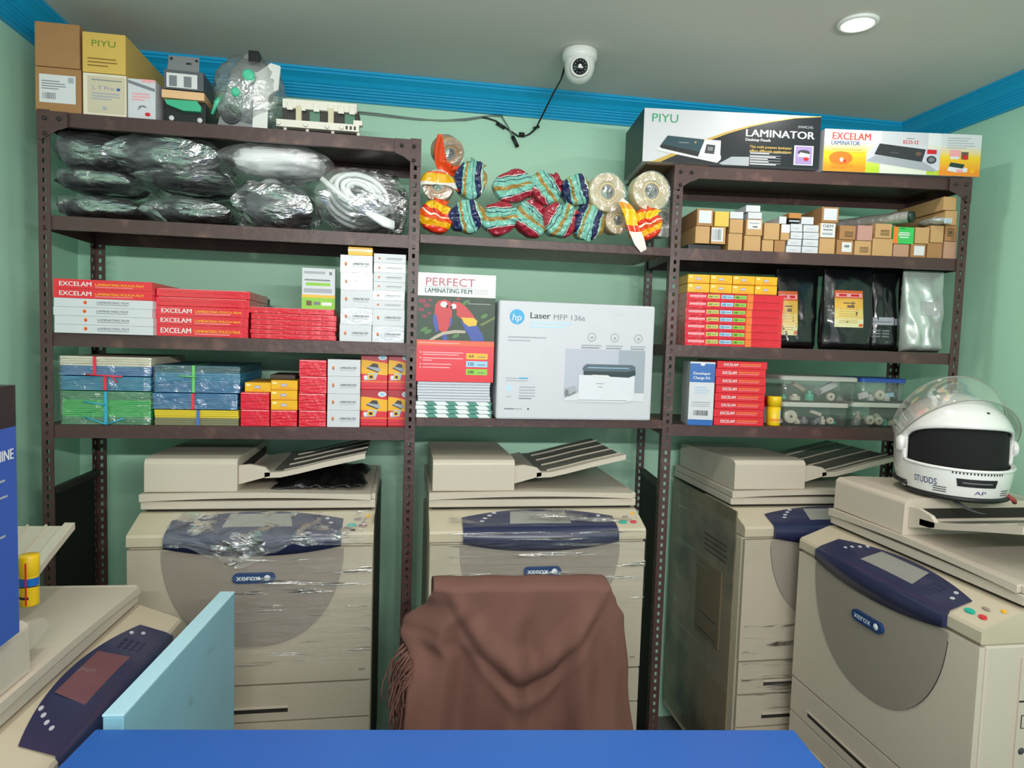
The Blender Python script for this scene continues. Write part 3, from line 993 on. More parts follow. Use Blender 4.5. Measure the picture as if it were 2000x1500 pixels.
def ords(n, k):
    return 'top' if k == n - 1 and n > 1 else ORD[k]


GF = 'laminating film boxes on the shelf under the bags'
# --- second shelf of the bag rack
V = 0.012
its = [('film_box', WHITEC, p_whitefilm, 'white laminating film box, %s of four under two red ones' % ORD[k].replace('fourth from bottom', 'topmost'), 'box', GF) for k in range(4)]
its += [('film_box', RED, p_excelam, 'wide red film box with white lettering, lying directly on white boxes', 'box', GF),
        ('film_box', RED, p_excelam, 'wide red film box with white lettering, top of the stack with white boxes', 'box', GF)]
stack(FL, 104, 298, [651, 634, 617, 600, 583, 564.5, 546], -.014, 0.29, L3, its, 0.002, 1)
its = [('film_box', REDG, p_excelam, 'shrink-wrapped red film box with lettering, %s of the five-box red stack' % ORD[k], 'box', GF) for k in range(3)]
its += [('film_box', REDG, p_redfold, 'plain red wrapped film box, second from top of the five-box stack', 'box', GF),
        ('film_box', REDG, p_redfold, 'plain red wrapped film box on top of the five-box stack', 'box', GF)]
stack(FL, 303, 486, [657, 635.5, 617, 598.5, 581, 564.5], V, 0.26, L3, its, 0.0025, 2)
its = [('film_packet', REDG, p_redfold, 'thin wrapped red film packet, %s of six under the green card' % ('topmost' if k == 5 else ORD[k]), 'packet', 'thin red packets') for k in range(6)]
hs = stack(FL, 487, 655, [663, 653.5, 645, 636, 625.5, 613.5, 601.5], V, 0.24, L3, its, 0.004, 3)


def p_greencard(f):
    f.rect(0.06, 0.86, 0.7, 0.92, LGREYP); f.rect(0.82, 0.84, 0.9, 0.92, GREYP); f.rect(0.08, 0.69, 0.85, 0.725, GREYP)
    f.rect(0.12, 0.57, 0.85, 0.645, LIMEP); f.rect(0.06, 0.40, 0.9, 0.5, LGREYP)
    f.rect(0, 0.28, 1, 0.345, YELP); f.rect(0, 0.0, 1, 0.28, LIMEP); f.rect(0.14, 0.08, 0.30, 0.2, mat('brown print', '#6d5346', .5), 2); f.rect(0.36, 0.1, 0.55, 0.18, GREYP, 2); f.rect(0.60, 0.09, 0.9, 0.17, WHITE, 2)


u0, u1 = span(FL, 589, 655, 560, 0.05)
h = FL.at(622, 525, .05)[1] - FL.at(622, 606, .05)[1]
carton('card_packet', 'white and green printed packet standing on the thin red packets', 'packet', FL, u0, u1, hs[-1] + .001, hs[-1] + h, 0.05, 0.03, WHITEC, p_greencard)
DKB = mat('grey green card box', '#5a6a62', 0.5)
u0, u1 = span(FL, 489, 523, 590, 0.23)
hh = heights(FL, 489, 523, [651, 634, 618, 603, 588, 573], 0.27, L3)
carton('card_box', 'grey green carton pushed to the back behind the red packets', 'box', FL, u0, u1, L3, hh[-2], 0.262, 0.06, DKB)
carton('card_box', 'small grey green box on top of another behind the red packets', 'box', FL, u0, u1 - .01, hh[-2] + .001, hh[-1], 0.262, 0.06, DKB)
GW = 'white boxes stacked in two columns beside the slotted post'
its = [('supply_box', WHITEG if k in (1, 3, 4) else WHITEC, p_whitesmall, 'white supply box, %s of the five-box column under a yellow box' % ords(5, k), 'box', GW) for k in range(5)]
hs = stack(FL, 664, 727.5, [668, 635, 602, 567.6, 533.5, 499.5], V, 0.22, L3, its, 0.0015, 4)
u0, u1 = span(FL, 679, 728, 490, V)
carton('supply_box', 'small yellow box on top of the white box column under the bags', 'box', FL, u0, u1, hs[-1] + .0004, hs[-1] + FL.at(700, 483, V)[1] - FL.at(700, 500, V)[1], V + .006, 0.2, YELC, lambda f: (f.rect(0, .45, 1, .72, mat('cream print', '#f6efcf', .4)), f.rect(.05, .5, .8, .55, GOLDP, 2)))
its = [('supply_box', WHITEC if k % 3 else WHITEG, p_whitesmall, 'white supply box, %s of the eight-box column touching the slotted post' % ords(8, k), 'box', GW) for k in range(8)]
stack(FL, 728, 791, [670, 638, 605, 588, 569, 552, 533.5, 515, 497], V, 0.22, L3, its, 0.001, 5)

# --- third shelf of the bag rack: folder bundles
def bundle(label, x0, x1, yb, yt, bandsl, base, v, depth, string=None, sx=0.4, stringcol='#e0304a', sag=None, wrap=True):
    hs = heights(FL, x0, x1, [BUN_Y0, yb, yt], v, L4)
    u0, u1 = span(FL, x0, x1, (yb + yt) / 2, v)
    W, H = u1 - u0, hs[2] - hs[1] - 0.0015
    z0 = hs[1]
    if base is not None:
        z0 = base
    e = root('folder_bundle', FL.pt((u0 + u1) / 2, v, z0), FL.ang)
    b = MB()
    tot = sum(p for p, _ in bandsl); z = 0.0
    r = random.Random(int(x0 + yt))
    for p, m in bandsl:
        n = max(2, int(p / tot * H / 0.0055)); step = p / tot * H / n
        for k in range(n):
            j = r.uniform(-.0016, .0016); q = r.uniform(0, .003)
            b.box(-W / 2 + j, W / 2 + j, q, depth, z + step * k + .0003, z + step * (k + 1), m)
        z += step * n
    b.obj('folders', e, bevel=0.0005, seg=1)
    if wrap:
        b = MB()
        b.grid(lambda u, w: ((u - .5) * (W + .004), -0.004 + 0.003 * noise.noise(Vector((u * 9, w * 5, x0))), 0.001 + w * (H - .002)), 30, 8, FILMB)
        b.obj('plastic_wrap', e)
    if string:
        sm = mat('tying string ' + stringcol, stringcol, 0.5)
        b = MB(); xx = -W / 2 + W * sx
        b.box(xx - .004, xx + .004, -0.0062, -0.005, 0.001, H - .0005, sm); b.box(xx - .004, xx + .004, -0.0062, depth * .5, H - .0005, H + 0.0004, sm)
        if sag:
            for (xa, za), (xb_, zb_) in sag:
                p0 = Vector((-W / 2 + W * xa, -0.0125, max(.003, za * H))); p1 = Vector((-W / 2 + W * xb_, -0.0125, zb_ * H if zb_ < 0 else max(.003, zb_ * H)))
                b.tube([p0, (p0 + p1) / 2 + Vector((0, -.001, 0)), p1], 0.0022, sm, 6)
        b.obj('string', e)
    tag(e, label, 'folders', 'tied folder bundles')
    return z0 + H + 0.0022


FILMB = film('bundle wrap', body=0.025, gloss=0.28, scale=16, stretch=(1, 1, 2), bump=0.8)
BUN_Y0 = 832
CRM = mat('cream folder', '#d8d0bc', 0.6); BL1 = mat('slate blue folder', '#4a73a8', 0.5, var=.1); BL2 = mat('teal blue folder', '#2f7fa6', 0.5, var=.12)
GR1 = mat('dull green folder', '#4d8560', 0.5, var=.1); GR2 = mat('bright green folder', '#3fae57', 0.5, var=.06); DT = mat('dark teal folder', '#2e5b66', 0.5, var=.12)
BL3 = mat('deep blue folder', '#2d6ea0', 0.5, var=.12); YF = mat('yellow folder', '#dcc02e', 0.5); OLV = mat('olive grey folder', '#7b7a5c', 0.55)
z = bundle('green folder bundle tied with blue string, lowest beside the wall', 121, 294, 831, 765, [(15, GR1), (34, GR2), (17, GR1)], L4, V, 0.3, True, 0.5, '#37a3c4', [((.27, .25), (.52, .02)), ((.52, .02), (.72, .22)), ((.26, .70), (.5, .62))])
z = bundle('teal blue folder bundle between the green one and the cream topped one', 118, 294, 763.5, 735, [(28, BL2)], z, V, 0.3, True, 0.5, '#e0304a')
z = bundle('blue and cream folder bundle tied with pink ribbon, highest beside the wall', 117, 295, 733, 695, [(19, BL1), (19, CRM)], z, V + .003, 0.3, True, 0.385, '#e0304a', [((.3, .05), (.7, -.02)), ((.58, -.1), (.64, -.35))])
z = bundle('yellow and olive folder bundle tied with blue string', 302, 466, 833, 802, [(15, OLV), (16, YF)], L4, V, 0.3, True, 0.52, '#3f6fc0', None, False)
z = bundle('deep blue folder bundle with pink string, directly on the yellow folders', 298, 463, 800, 768, [(32, BL3)], z, V, 0.3, True, 0.48, '#e0304a')
z = bundle('blue and dark teal folder bundle with green string, topping the yellow folders', 302, 468, 766, 712, [(20, BL3), (18, BL2), (14, DT)], z, V + .003, 0.3, True, 0.46, '#6cc06a', [((.3, .62), (.5, .6))])

GR = 'small boxes on the lowest shelf of the bag rack'
hs = stack(FL, 469, 526, [835, 802.5, 769], V, 0.2, L4, [('supply_box', REDG, p_redfold, 'wrapped red box on the shelf, under another with a yellow box on top', 'box', GR), ('supply_box', REDG, p_redfold, 'wrapped red box just under the single yellow box beside the folders', 'box', GR)], 0.001, 6)
u0, u1 = span(FL, 477, 529, 758, V)
carton('supply_box', 'yellow box topping two red boxes next to the blue folders', 'box', FL, u0, u1, hs[-1], hs[-1] + .029, V + .004, 0.18, YELC, p_yellow, GR)
its = [('supply_box', REDG, p_redfold, 'wrapped red box under a column of three yellow boxes', 'box', GR)] + [('supply_box', YELC, p_yellow, 'yellow box, %s of three on a red box' % s, 'box', GR) for s in ('lowest', 'middle', 'topmost')]
hs = stack(FL, 528.5, 581, [835, 803.5, 784, 764.5, 745], V, 0.2, L4, its, 0.001, 7)
u0, u1 = span(FL, 533, 582, 741, .1)
carton('card_box', 'dark brown box lying behind on top of the yellow boxes', 'box', FL, u0, u1, hs[-1] + .0005, hs[-1] + .014, V + .04, 0.14, mat('dark brown card', '#3f332b', .6))
its = [('supply_box', REDG, p_redfold, 'wrapped red box, %s in the column of four beside white boxes' % ords(4, k), 'box', GR) for k in range(4)]
stack(FL, 583.5, 637.5, [835, 803, 770, 736.5, 704.5], V, 0.2, L4, its, 0.0012, 8)
its = [('supply_box', WHITEC, p_whitesmall, 'white box, %s in the column of four between red boxes' % ords(4, k), 'box', GR) for k in range(4)]
stack(FL, 639, 703, [835, 802, 770, 736, 703], V, 0.2, L4, its, 0.001, 9)
PICM = mat('dark red carton print', '#b32a35', .35)


def p_machine(f):
    f.rect(0, 0.80, 1, 1.0, PICM)
    f.poly([(0, 0.43), (1, 0.40), (1, 0.72), (0, 0.82)], YELP); f.poly([(0.6, 0.41), (1, 0.40), (1, 0.72), (0.6, 0.75)], ORGP, 2) if False else None
    f.poly([(0.18, 0.58), (0.62, 0.47), (0.74, 0.52), (0.70, 0.60), (0.28, 0.64)], LGREYP, 2); f.poly([(0.30, 0.63), (0.66, 0.60), (0.62, 0.70), (0.45, 0.72)], DGREY, 3)
    f.poly([(0.2, 0.575), (0.63, 0.465), (0.66, 0.485), (0.22, 0.60)], BLACKP, 3)
    f.poly([(0.1, 0.25), (0.55, 0.27), (0.63, 0.44), (0.30, 0.45)], SKYP, 2); f.ell(0.17, 0.33, 0.07, 0.06, WHITE, 3); f.rect(0.27, 0.28, 0.5, 0.42, YELP, 3); f.rect(0.32, 0.31, 0.44, 0.38, BLACKP, 4)
    f.rect(0.0, 0.20, 1.0, 0.235, ORGP, 2); f.rect(0.0, 0.10, 1.0, 0.115, PICM, 2)
    f.ell(0.80, 0.88, 0.16, 0.075, WHITE, 2); f.ell(0.80, 0.88, 0.10, 0.045, SKYP, 3)


for x0, x1, w in ((704.5, 757, 'beside the white boxes'), (757.5, 800, 'half behind the slotted post')):
    its = [('machine_box', RED, p_machine, 'red and yellow box with machine picture, %s, %s' % (s, w), 'box', 'red and yellow picture boxes') for s in ('lower', 'upper')]
    stack(FL, x0, x1, [834, 763, 691], V + .03, 0.15, L4, its, 0.0008, 10)

# --- on top of the bag rack
ZT = L1 + 0.001


def on_top(label, name, x0, x1, yb, yt, v, depth, m, paint=None, base=ZT, cat='box', grp='cartons on top of the bag rack', rz=0.0):
    hs = heights(FL, x0, x1, [yb, yt], v, base); u0, u1 = span(FL, x0, x1, (yb + yt) / 2, v)
    carton(name, label, cat, FL, u0, u1, hs[0], hs[1], v, depth, m, paint, grp, rz=rz)
    return hs[1]


def p_shiplabel(f):
    f.rect(0.09, 0.22, 0.88, 0.84, PAPER); f.lines(0.14, 0.70, 0.52, 0.74, 4, GREYP, 2, .35); f.bars(0.15, 0.45, 0.30, 0.44, GREYP, 2, 14); f.rect(0.72, 0.68, 0.84, 0.80, LGREYP, 2)


def p_piyu(f):
    f.text('PIYU', 0.22, 0.66, 0.15, mat('olive green print', '#5f8a2a', .45), w=0.55)
    f.lines(0.12, 0.85, 0.16, 0.42, 3, mat('brown lettering', '#8a6a2c', .5), 2, .35)


def p_creambox(f):
    f.rect(0.10, 0.06, 0.97, 0.94, mat('pale tan print', '#cfc2a8', .5)); f.lines(0.2, 0.9, 0.38, 0.58, 3, LGREYP, 2, .5); f.text('L T Pro', 0.22, 0.62, 0.09, LILAC, w=.5); f.rect(.78, .62, .86, .68, BLUP, 2)
    f.rect(0.45, 0.14, 0.55, 0.22, LGREYP, 2); f.rect(.2, .84, .9, .86, GREYP, 2)


def p_whitered(f):
    f.poly([(0.02, 0.88), (0.98, 0.70), (0.98, 0.78), (0.02, 0.96)], mat('slate print', '#7c8088', .5)); f.rect(0.5, 0.93, 0.98, 1.0, PINKP, 2)
    f.lines(0.15, 0.85, 0.46, 0.68, 3, PINKP, 2, .5); f.poly([(0.35, 0.2), (0.5, 0.3), (0.72, 0.28), (0.6, 0.34), (0.42, 0.33)], GREYP, 2); f.ell(0.72, 0.12, 0.10, 0.05, REDP, 2)


za = on_top('brown carton with white shipping label, under a plain carton by the wall', 'shipping_carton', 68, 159, 213, 124, 0.03, 0.28, KRAFT2, p_shiplabel)
on_top('plain brown carton stacked on the carton with the shipping label', 'shipping_carton', 67, 156, 124, 37, 0.03, 0.28, KRAFT2, None, za + .001)
zb_ = on_top('cream printed box between a labelled carton and a narrow white box', 'shipping_carton', 162, 247, 219, 137, 0.022, 0.26, mat('cream card', '#e6dac4', .55), p_creambox)
on_top('yellow box with green lettering standing on the cream printed box', 'shipping_carton', 160, 245.5, 135, 56, 0.020, 0.30, mat('yellow card', '#d9b257', .55), p_piyu, zb_ + .001)
on_top('narrow white box with red print next to the black cartridge', 'shipping_carton', 249, 304, 222, 144, 0.022, 0.24, WHITEC, p_whitered)

# black toner assembly with a green handle
u0, u1 = span(FL, 318, 400, 190, 0.03)
e = root('toner_cartridge', FL.pt((u0 + u1) / 2, 0.03, ZT), 0.03)
W = u1 - u0
kk = lambda y: FL.at(360, y, .03)[1] - FL.at(360, 232, .03)[1]
GUN = mat('gunmetal plastic', '#55585e', .45); BLK = mat('black toner plastic', '#16171a', .4); PEACH = mat('peach foam strip', '#e6b98a', .7); GRH = mat('sea green handle', '#3fae86', .4)
b = MB(); b.box(-W / 2, W / 2, 0.01, 0.26, 0.0, kk(187), BLK); b.obj('body', e, bevel=.003)
b = MB(); b.box(-W / 2 + .003, W / 2 - .004, 0.0, 0.24, kk(167), kk(130), GUN); f = Face(b, W, kk(130)); b.box(-W / 2 + .010, W / 2 - .020, -.0008, 0, kk(164), kk(136), PAPER)
for x in (-.028, .010):
    b.box(x - .010, x + .010, -.0014, -.0008, kk(162), kk(141), GREYP)
b.obj('upper_housing', e, bevel=.003)
b = MB(); b.prism([(-W / 2 + .006, kk(131)), (W / 2 - .020, kk(131)), (W / 2 - .020, kk(96)), (-W / 2 + .010, kk(97))], 0.02, 0.024, 1, mat('grey bracket metal', '#8f9093', .4, metal=.6))
for x in (-W / 2 + .017, W / 2 - .027):
    b.lathe([(0.0, -.0006), (.004, -.0006)], BLACKP, 12, origin=(x, .0195, kk(103)), axis='y')
b.box(0.0, .014, .0190, .0198, kk(112), kk(108), BLACKP)
b.obj('bracket', e, bevel=.001)
b = MB(); b.box(-W / 2 - .002, W / 2 - .001, -.004, 0.2, kk(186), kk(170), PEACH); b.obj('foam_strip', e, bevel=.002)
b = MB(); pts = [(-W / 2 + .006, kk(190)), (W / 2 - .020, kk(188)), (W / 2 - .008, kk(199)), (W / 2 - .010, kk(208)), (0.0, kk(209)), (-W / 2 + .012, kk(199))]
b.prism(pts[::-1], -.006, 0.02, 1, GRH); b.obj('handle', e, bevel=.003)
for x in (-W / 2 + .020, W / 2 - .016):
    b = MB(); b.lathe([(0.0, -.003), (.005, -.002), (.007, .0)], PAPER, 14, origin=(x, 0.0095, kk(222)), axis='y'); b.obj('screw_cap', e)
tag(e, 'black toner assembly with green handle and peach strip on the rack top', 'printer part')

# gear unit in a clear bag
u0, u1 = span(FL, 418, 545, 170, 0.03)
e = root('gear_unit', FL.pt((u0 + u1) / 2, 0.035, ZT), 0.0)
W = u1 - u0; k2 = lambda y: FL.at(480, y, .035)[1] - FL.at(480, 247, .035)[1]; kx = lambda x: FL.at(x, 170, .035)[0] - (u0 + u1) / 2
SIL = mat('bright sheet metal', '#b9bcbf', .3, metal=.75, bump=.1, bscale=40); GRN = mat('mint green knob', '#55c9a2', .35)
b = MB(); pts = [(kx(425), k2(245)), (kx(505), k2(247)), (kx(507), k2(170)), (kx(520), k2(120)), (kx(482), k2(100)), (kx(455), k2(130))]
b.prism(pts, 0.0, 0.16, 1, mat('cast grey frame', '#85888a', .4, metal=.3)); b.obj('frame', e, bevel=.003)
b = MB(); pts = [(kx(495), k2(246)), (kx(524), k2(246)), (kx(526), k2(180)), (kx(545), k2(168)), (kx(549), k2(122)), (kx(530), k2(118)), (kx(500), k2(142))]
b.prism(pts, -.012, -.002, 1, mat('white moulded plate', '#dcdcd8', .35)); b.obj('side_plate', e, bevel=.002)
b = MB(); b.box(kx(487), kx(508), -.016, .05, k2(122), k2(97), BLACKPL); b.obj('motor', e, bevel=.003)
for (px, py, rr) in ((490, 151, .0175), (466, 185, .0125)):
    b = MB(); b.lathe([(0.0, -.040), (rr * .55, -.041), (rr * .9, -.038), (rr, -.030), (rr, -.014), (0, -.012)], GRN, 24, origin=(kx(px), 0, k2(py)), axis='y'); b.lathe([(rr * .35, -.0415), (rr * .5, -.043), (rr * .6, -.0412)], GRN, 20, origin=(kx(px), 0, k2(py)), axis='y')
    b.obj('knob', e)
b = MB(); b.tube([(kx(436), -.006, k2(188)), (kx(424), -.008, k2(202)), (kx(418), -.006, k2(226))], .007, GRN, 10); b.obj('lever', e)
b = MB(); b.lathe([(0.0, -.006), (.022, -.006), (.026, -.010), (.028, 0)], DGREY, 24, origin=(kx(452), 0, k2(222)), axis='y'); b.obj('gear', e)


def crumple(rx, ry, rz, seed, amp=0.10, sq=0.75, flat=0.0, freq=3.0, push=0.0):
    """Lumpy cushion surface as a function of (u, v); flat: how much the underside is flattened."""
    def fn(u, v):
        a = 2 * PI * u; p = -PI / 2 + PI * v
        def sg(t, e):
            return math.copysign(abs(t) ** e, t)
        x = sg(math.cos(p), sq) * sg(math.cos(a), sq); y = sg(math.cos(p), sq) * sg(math.sin(a), sq); z = sg(math.sin(p), 0.9)
        q = Vector((x * freq + seed * 7.3, y * freq, z * freq * .8 + seed))
        d = 1 + amp * noise.noise(q) + amp * 0.7 * (1 - 2 * abs(noise.noise(q * 2.1))) - amp * .3
        z2 = z * d
        if flat and z2 < 0:
            z2 *= (1 - flat)
        return (x * d, y * d, z2)
    ex = [[1e9, -1e9] for _ in range(3)]
    for i in range(41):
        for j in range(25):
            q = fn(i / 41, j / 24)
            for c_ in range(3):
                ex[c_][0] = min(ex[c_][0], q[c_]); ex[c_][1] = max(ex[c_][1], q[c_])

    def norm(u, v):
        q = fn(u, v)
        return tuple((2 * (q[c_] - ex[c_][0]) / (ex[c_][1] - ex[c_][0]) - 1) * (r_ + push) for c_, r_ in enumerate((rx, ry, rz)))
    return norm


b = MB(); b.M = Matrix.Translation((kx(482), 0.06, k2(172))); b.grid(crumple((kx(551) - kx(408)) / 2, 0.10, (k2(95) - k2(250)) / 2, 4, .10, .7), 40, 26, CLEAR, wrap=True); b.M = None
b.obj('clear_bag', e)
tag(e, 'grey gear unit with mint green knobs in a clear bag on the rack top', 'printer part')

# white fuser frame
u0, u1 = span(FL, 540, 706, 225, 0.02)
e = root('fuser_frame', FL.pt((u0 + u1) / 2, 0.03, ZT), -0.02)
W = u1 - u0; k3 = lambda y: FL.at(622, y, .03)[1] - FL.at(622, 258, .03)[1]; kx3 = lambda x: FL.at(x, 225, .03)[0] - (u0 + u1) / 2
CRW = mat('ivory moulded plastic', '#e4dfd2', .4); BRN = mat('dark fuser core', '#2c2724', .5)
b = MB(); b.box(kx3(550), kx3(700), .012, .07, k3(252), k3(206), BRN); b.obj('core', e, bevel=.002)
b = MB(); b.box(kx3(551), kx3(697), 0.0, .05, k3(212), k3(194), CRW); b.box(kx3(690), kx3(708), .0, .02, k3(236), k3(226), CRW)
for x in (560, 585, 612, 640, 660, 682):
    b.box(kx3(x), kx3(x + 12), -.003, 0.0, k3(216), k3(200), CRW)
b.obj('upper_rail', e, bevel=.0015)
b = MB(); b.box(kx3(540), kx3(702), -.006, .045, k3(250), k3(236), CRW)
for x in (545, 598, 640, 668):
    b.lathe([(0.0, -.012), (.006, -.012), (.007, -.006)], CRW, 14, origin=(kx3(x), 0, k3(244)), axis='y')
for x in (676, 684, 692):
    b.box(kx3(x), kx3(x + 4), -.0068, -.006, k3(247), k3(240), BRN)
b.obj('lower_rail', e, bevel=.0015)
for x in (578, 641):
    b = MB(); b.box(kx3(x), kx3(x + 11), -.005, .02, k3(237), k3(207), mat('ivory clip', '#cfc6a6', .45)); b.obj('clip', e, bevel=.001)
for x in (604, 673):
    b = MB(); b.box(kx3(x), kx3(x + 20), .008, .012, k3(236), k3(214), mat('dull green film', '#4c7a63', .4)); b.obj('film_guide', e)
b = MB()
for x in (556, 600, 650, 700):
    b.box(kx3(x) - .004, kx3(x) + .004, .005, .035, 0.0, k3(249), CRW)
b.obj('foot', e)
tag(e, 'ivory and black fuser frame with clips lying on the rack top', 'printer part')

# ------------------------------------------------------------------ plastic bags on the top shelf
BAGF = film('grey bag film', tint='#dfe2e6', body=0.07, gloss=1.1, scale=9, stretch=(1.0, 2, 2.4), bump=1.0, rough=0.2, crease=((1.0, 1.6, 2.6), 6.0, 0.46))
BAGW = film('thin clear bag film', tint='#ffffff', body=0.09, gloss=0.24, scale=12, stretch=(1.0, 2, 2.2), bump=0.8, rough=0.12, crease=((1.0, 1.6, 2.6), 7.0, 0.54))
DKG = mat('black bagged content', '#212327', .45, var=.25, bump=.3, bscale=30)
MDG = mat('grey bagged content', '#54585b', .4, var=.2, bump=.4, bscale=25, coat=.3)
WHG = mat('white bagged content', '#fafafa', .45, var=.02, bump=.3, bscale=25)


def pillow(rx, ry, rz, seed, droop=.0):
    """Loose flat bag: two sheets meeting in a ruffled border."""
    def fn(u, v, side):
        s_, t_ = 2 * u - 1, 2 * v - 1
        p = (max(0, 1 - abs(s_) ** 3.0) ** .55) * (max(0, 1 - abs(t_) ** 3.0) ** .55)
        q = Vector((s_ * 2.0 + seed * 5.1, t_ * 2.0, side * 1.7))
        cr = (1 - 2 * abs(noise.noise(q * 1.5))) * .16 + noise.noise(q * .9) * .16
        ruf = .30 * noise.noise(Vector((s_ * 3.2 + seed, t_ * 3.2, 4.4))) * (1 - p)
        z = side * p * (.86 + cr) + ruf - droop * (s_ * s_) * (1 - p * .6)
        return (rx * s_ * (1 + .05 * noise.noise(Vector((t_ * 2, seed, 1)))), ry * t_ * (1 + .06 * noise.noise(Vector((s_ * 3, seed, 2)))), rz * max(-1.0, min(1.0, z)))
    return fn


def bag(label, x0, x1, y0, y1, v, ry, m, seed, base=None, amp=.12, fm=None, droop=.15):
    cx, cy = (x0 + x1) / 2, (y0 + y1) / 2
    u, w = FL.at(cx, cy, v)
    ua, ub = span(FL, x0, x1, cy, v); rx = (ub - ua) / 2; rz = (FL.at(cx, y0, v)[1] - FL.at(cx, y1, v)[1]) / 2
    if base is not None:
        w = base + rz + .002
    w = min(w, L1 - .016 - rz)
    e = root('plastic_bag', FL.pt(u, v, w - rz), 0.0)
    b = MB(); b.M = Matrix.Translation((0, 0.01, rz)); b.grid(crumple(rx * .86, ry * .88, rz * .80, seed, amp, .72, .1), 44, 24, m, wrap=True); b.obj('contents', e)
    b = MB(); b.M = Matrix.Translation((0, 0.0, rz)); f0 = pillow(rx, ry, rz, seed, droop)

    def f(a, c_, sd):
        q = f0(a, c_, sd)
        return (min(.004 - u, max(-.944 - u, q[0])), min(.312 - v, max(.023 - v, q[1])), q[2])
    b.grid(lambda a, c_: f(a, c_, 1), 44, 34, fm or BAGF); b.grid(lambda a, c_: f(1 - a, c_, -1), 44, 34, fm or BAGF); b.obj('film', e)
    tag(e, label, 'plastic bag', 'plastic bags on the top shelf')
    return e


bag('black content in clear bag, flattest and lowest one beside the wall', 108, 302, 380, 430, .15, .14, DKG, 2.1, L2)
bag('dark clear bag lying over the flat lowest one beside the wall', 107, 290, 341, 384, .15, .135, DKG, 3.4)
bag('grey bag under the steel top nearest the wall, heaped highest there', 108, 272, 256, 341, .155, .13, MDG, 1.2)
bag('clear bag with black content and white creases at the shelf edge', 302, 472, 384, 442, .15, .14, DKG, 5.5, L2)
bag('dark bag squeezed between the big silvery bag and the creased one', 288, 470, 337, 384, .155, .13, DKG, 6.2)
bag('big silvery grey bag hanging over the dark ones under the rack top', 234, 448, 252, 334, .14, .135, MDG, 7.7)
bag('shiny smoke grey bag under the bright white bag', 472, 622, 348, 450, .14, .135, MDG, 8.3, L2)
bag('bright white plastic bag lying across the grey ones', 440, 654, 280, 347, .14, .125, WHG, 9.1, fm=BAGW)

bag('dull grey bag filling the shelf behind the coiled hose', 640, 800, 300, 448, .294, .020, MDG, 4.9, L2, droop=0)
# coiled white hose in a clear bag
ua, ub = span(FL, 604, 792, 390, .13); cx = (ua + ub) / 2
e = root('hose_bag', FL.pt(cx, .13, L2), 0.0)
HOSE = mat('white hose', '#eef2f0', .4, var=.03)
b = MB(); r = random.Random(5)
path = []
for lay in range(4):          # four loose coils, one in front of the other
    path = []
    turns = 4
    for k in range(turns * 30 + 1):
        a = 2 * PI * k / 30 + lay * 1.1; t = k / (turns * 30)
        q = 1 - t
        rx = (.112 - .010 * lay) * (.36 + .64 * q); rz = (.070 - .006 * lay) * (.25 + .75 * q)
        px = rx * math.cos(a) + .005 * math.sin(t * 19 + lay * 2); pz = rz * math.sin(a) + .004 * math.cos(t * 17 + lay)
        ang = -0.40 + .07 * math.sin(lay * 2.1 + t * 5)
        path.append((-.004 + .006 * lay + px * math.cos(ang) - pz * math.sin(ang), .075 - .052 * lay - .014 * t + .006 * math.sin(a * 2 + t * 9), .110 + .004 * lay + px * math.sin(ang) + pz * math.cos(ang)))
    b.tube(path, .0078, HOSE, 8)
for k in range(4):
    b.tube([(-.095 + k * .016, -.112 - k * .003, .150 - k * .016), (-.05 + k * .018, -.122, .112 - k * .012), (.0 + k * .016, -.124, .080 - k * .010), (.06 + k * .008, -.122, .052 - k * .008), (.112, -.112, .034 - k * .004)], .0082, HOSE, 8)
b.obj('hose', e)
b = MB(); b.M = Matrix.Translation((0.008, -.005, .104)); f = pillow(.122, .145, .098, 3.3, .1)
b.grid(lambda a, c_: f(a, c_, 1), 40, 34, BAGW); b.grid(lambda a, c_: f(1 - a, c_, -1), 40, 34, BAGF); b.obj('clear_bag', e)
tag(e, 'coiled white hose in a clear bag beside the slotted post', 'hose')

# ------------------------------------------------------------------ centre shelf: tape rolls
TEAL = [(0.0, '#a3283a'), (0.20, '#efe6d0'), (0.22, '#27305c'), (0.245, '#82c4b2'), (0.42, '#a9843f'), (0.53, '#82c4b2'), (0.66, '#27305c'), (0.68, '#82c4b2'), (0.76, '#27305c'), (0.785, '#efe6d0'), (0.80, '#a3283a')]
TEAL2 = [(0.0, '#232b58'), (0.20, '#82c4b2'), (0.26, '#a9843f'), (0.34, '#82c4b2'), (0.52, '#27305c'), (0.54, '#82c4b2'), (0.64, '#232b58'), (0.84, '#efe6d0'), (0.86, '#82c4b2'), (0.92, '#a9843f')]
ORNG = [(0.0, '#e2391d'), (0.22, '#f4b414'), (0.40, '#ef5a20'), (0.52, '#f3ead8'), (0.56, '#e2391d'), (0.68, '#f6c21c'), (0.84, '#ee5418')]
TW = [bands('teal striped wrapper', TEAL, 2, 10.0, .036, 12, rough=.14, coat=.8, bump=.5), bands('teal and navy wrapper', TEAL2, 0, 11.0, .036, 12, rough=.14, coat=.8, bump=.5)]
ORW = bands('orange and yellow wrapper', ORNG, 2, 9.5, .05, 13)
TAPE = mat('pale amber tape', '#d9c79a', .3, var=.06, coat=.5); TAPE2 = mat('tan tape', '#c9a274', .35, var=.06, coat=.4); CORE = mat('grey tape core', '#9c9893', .5)


def base_at(px, py, v):
    u, w = FL.at(px, py, v)
    return u, w


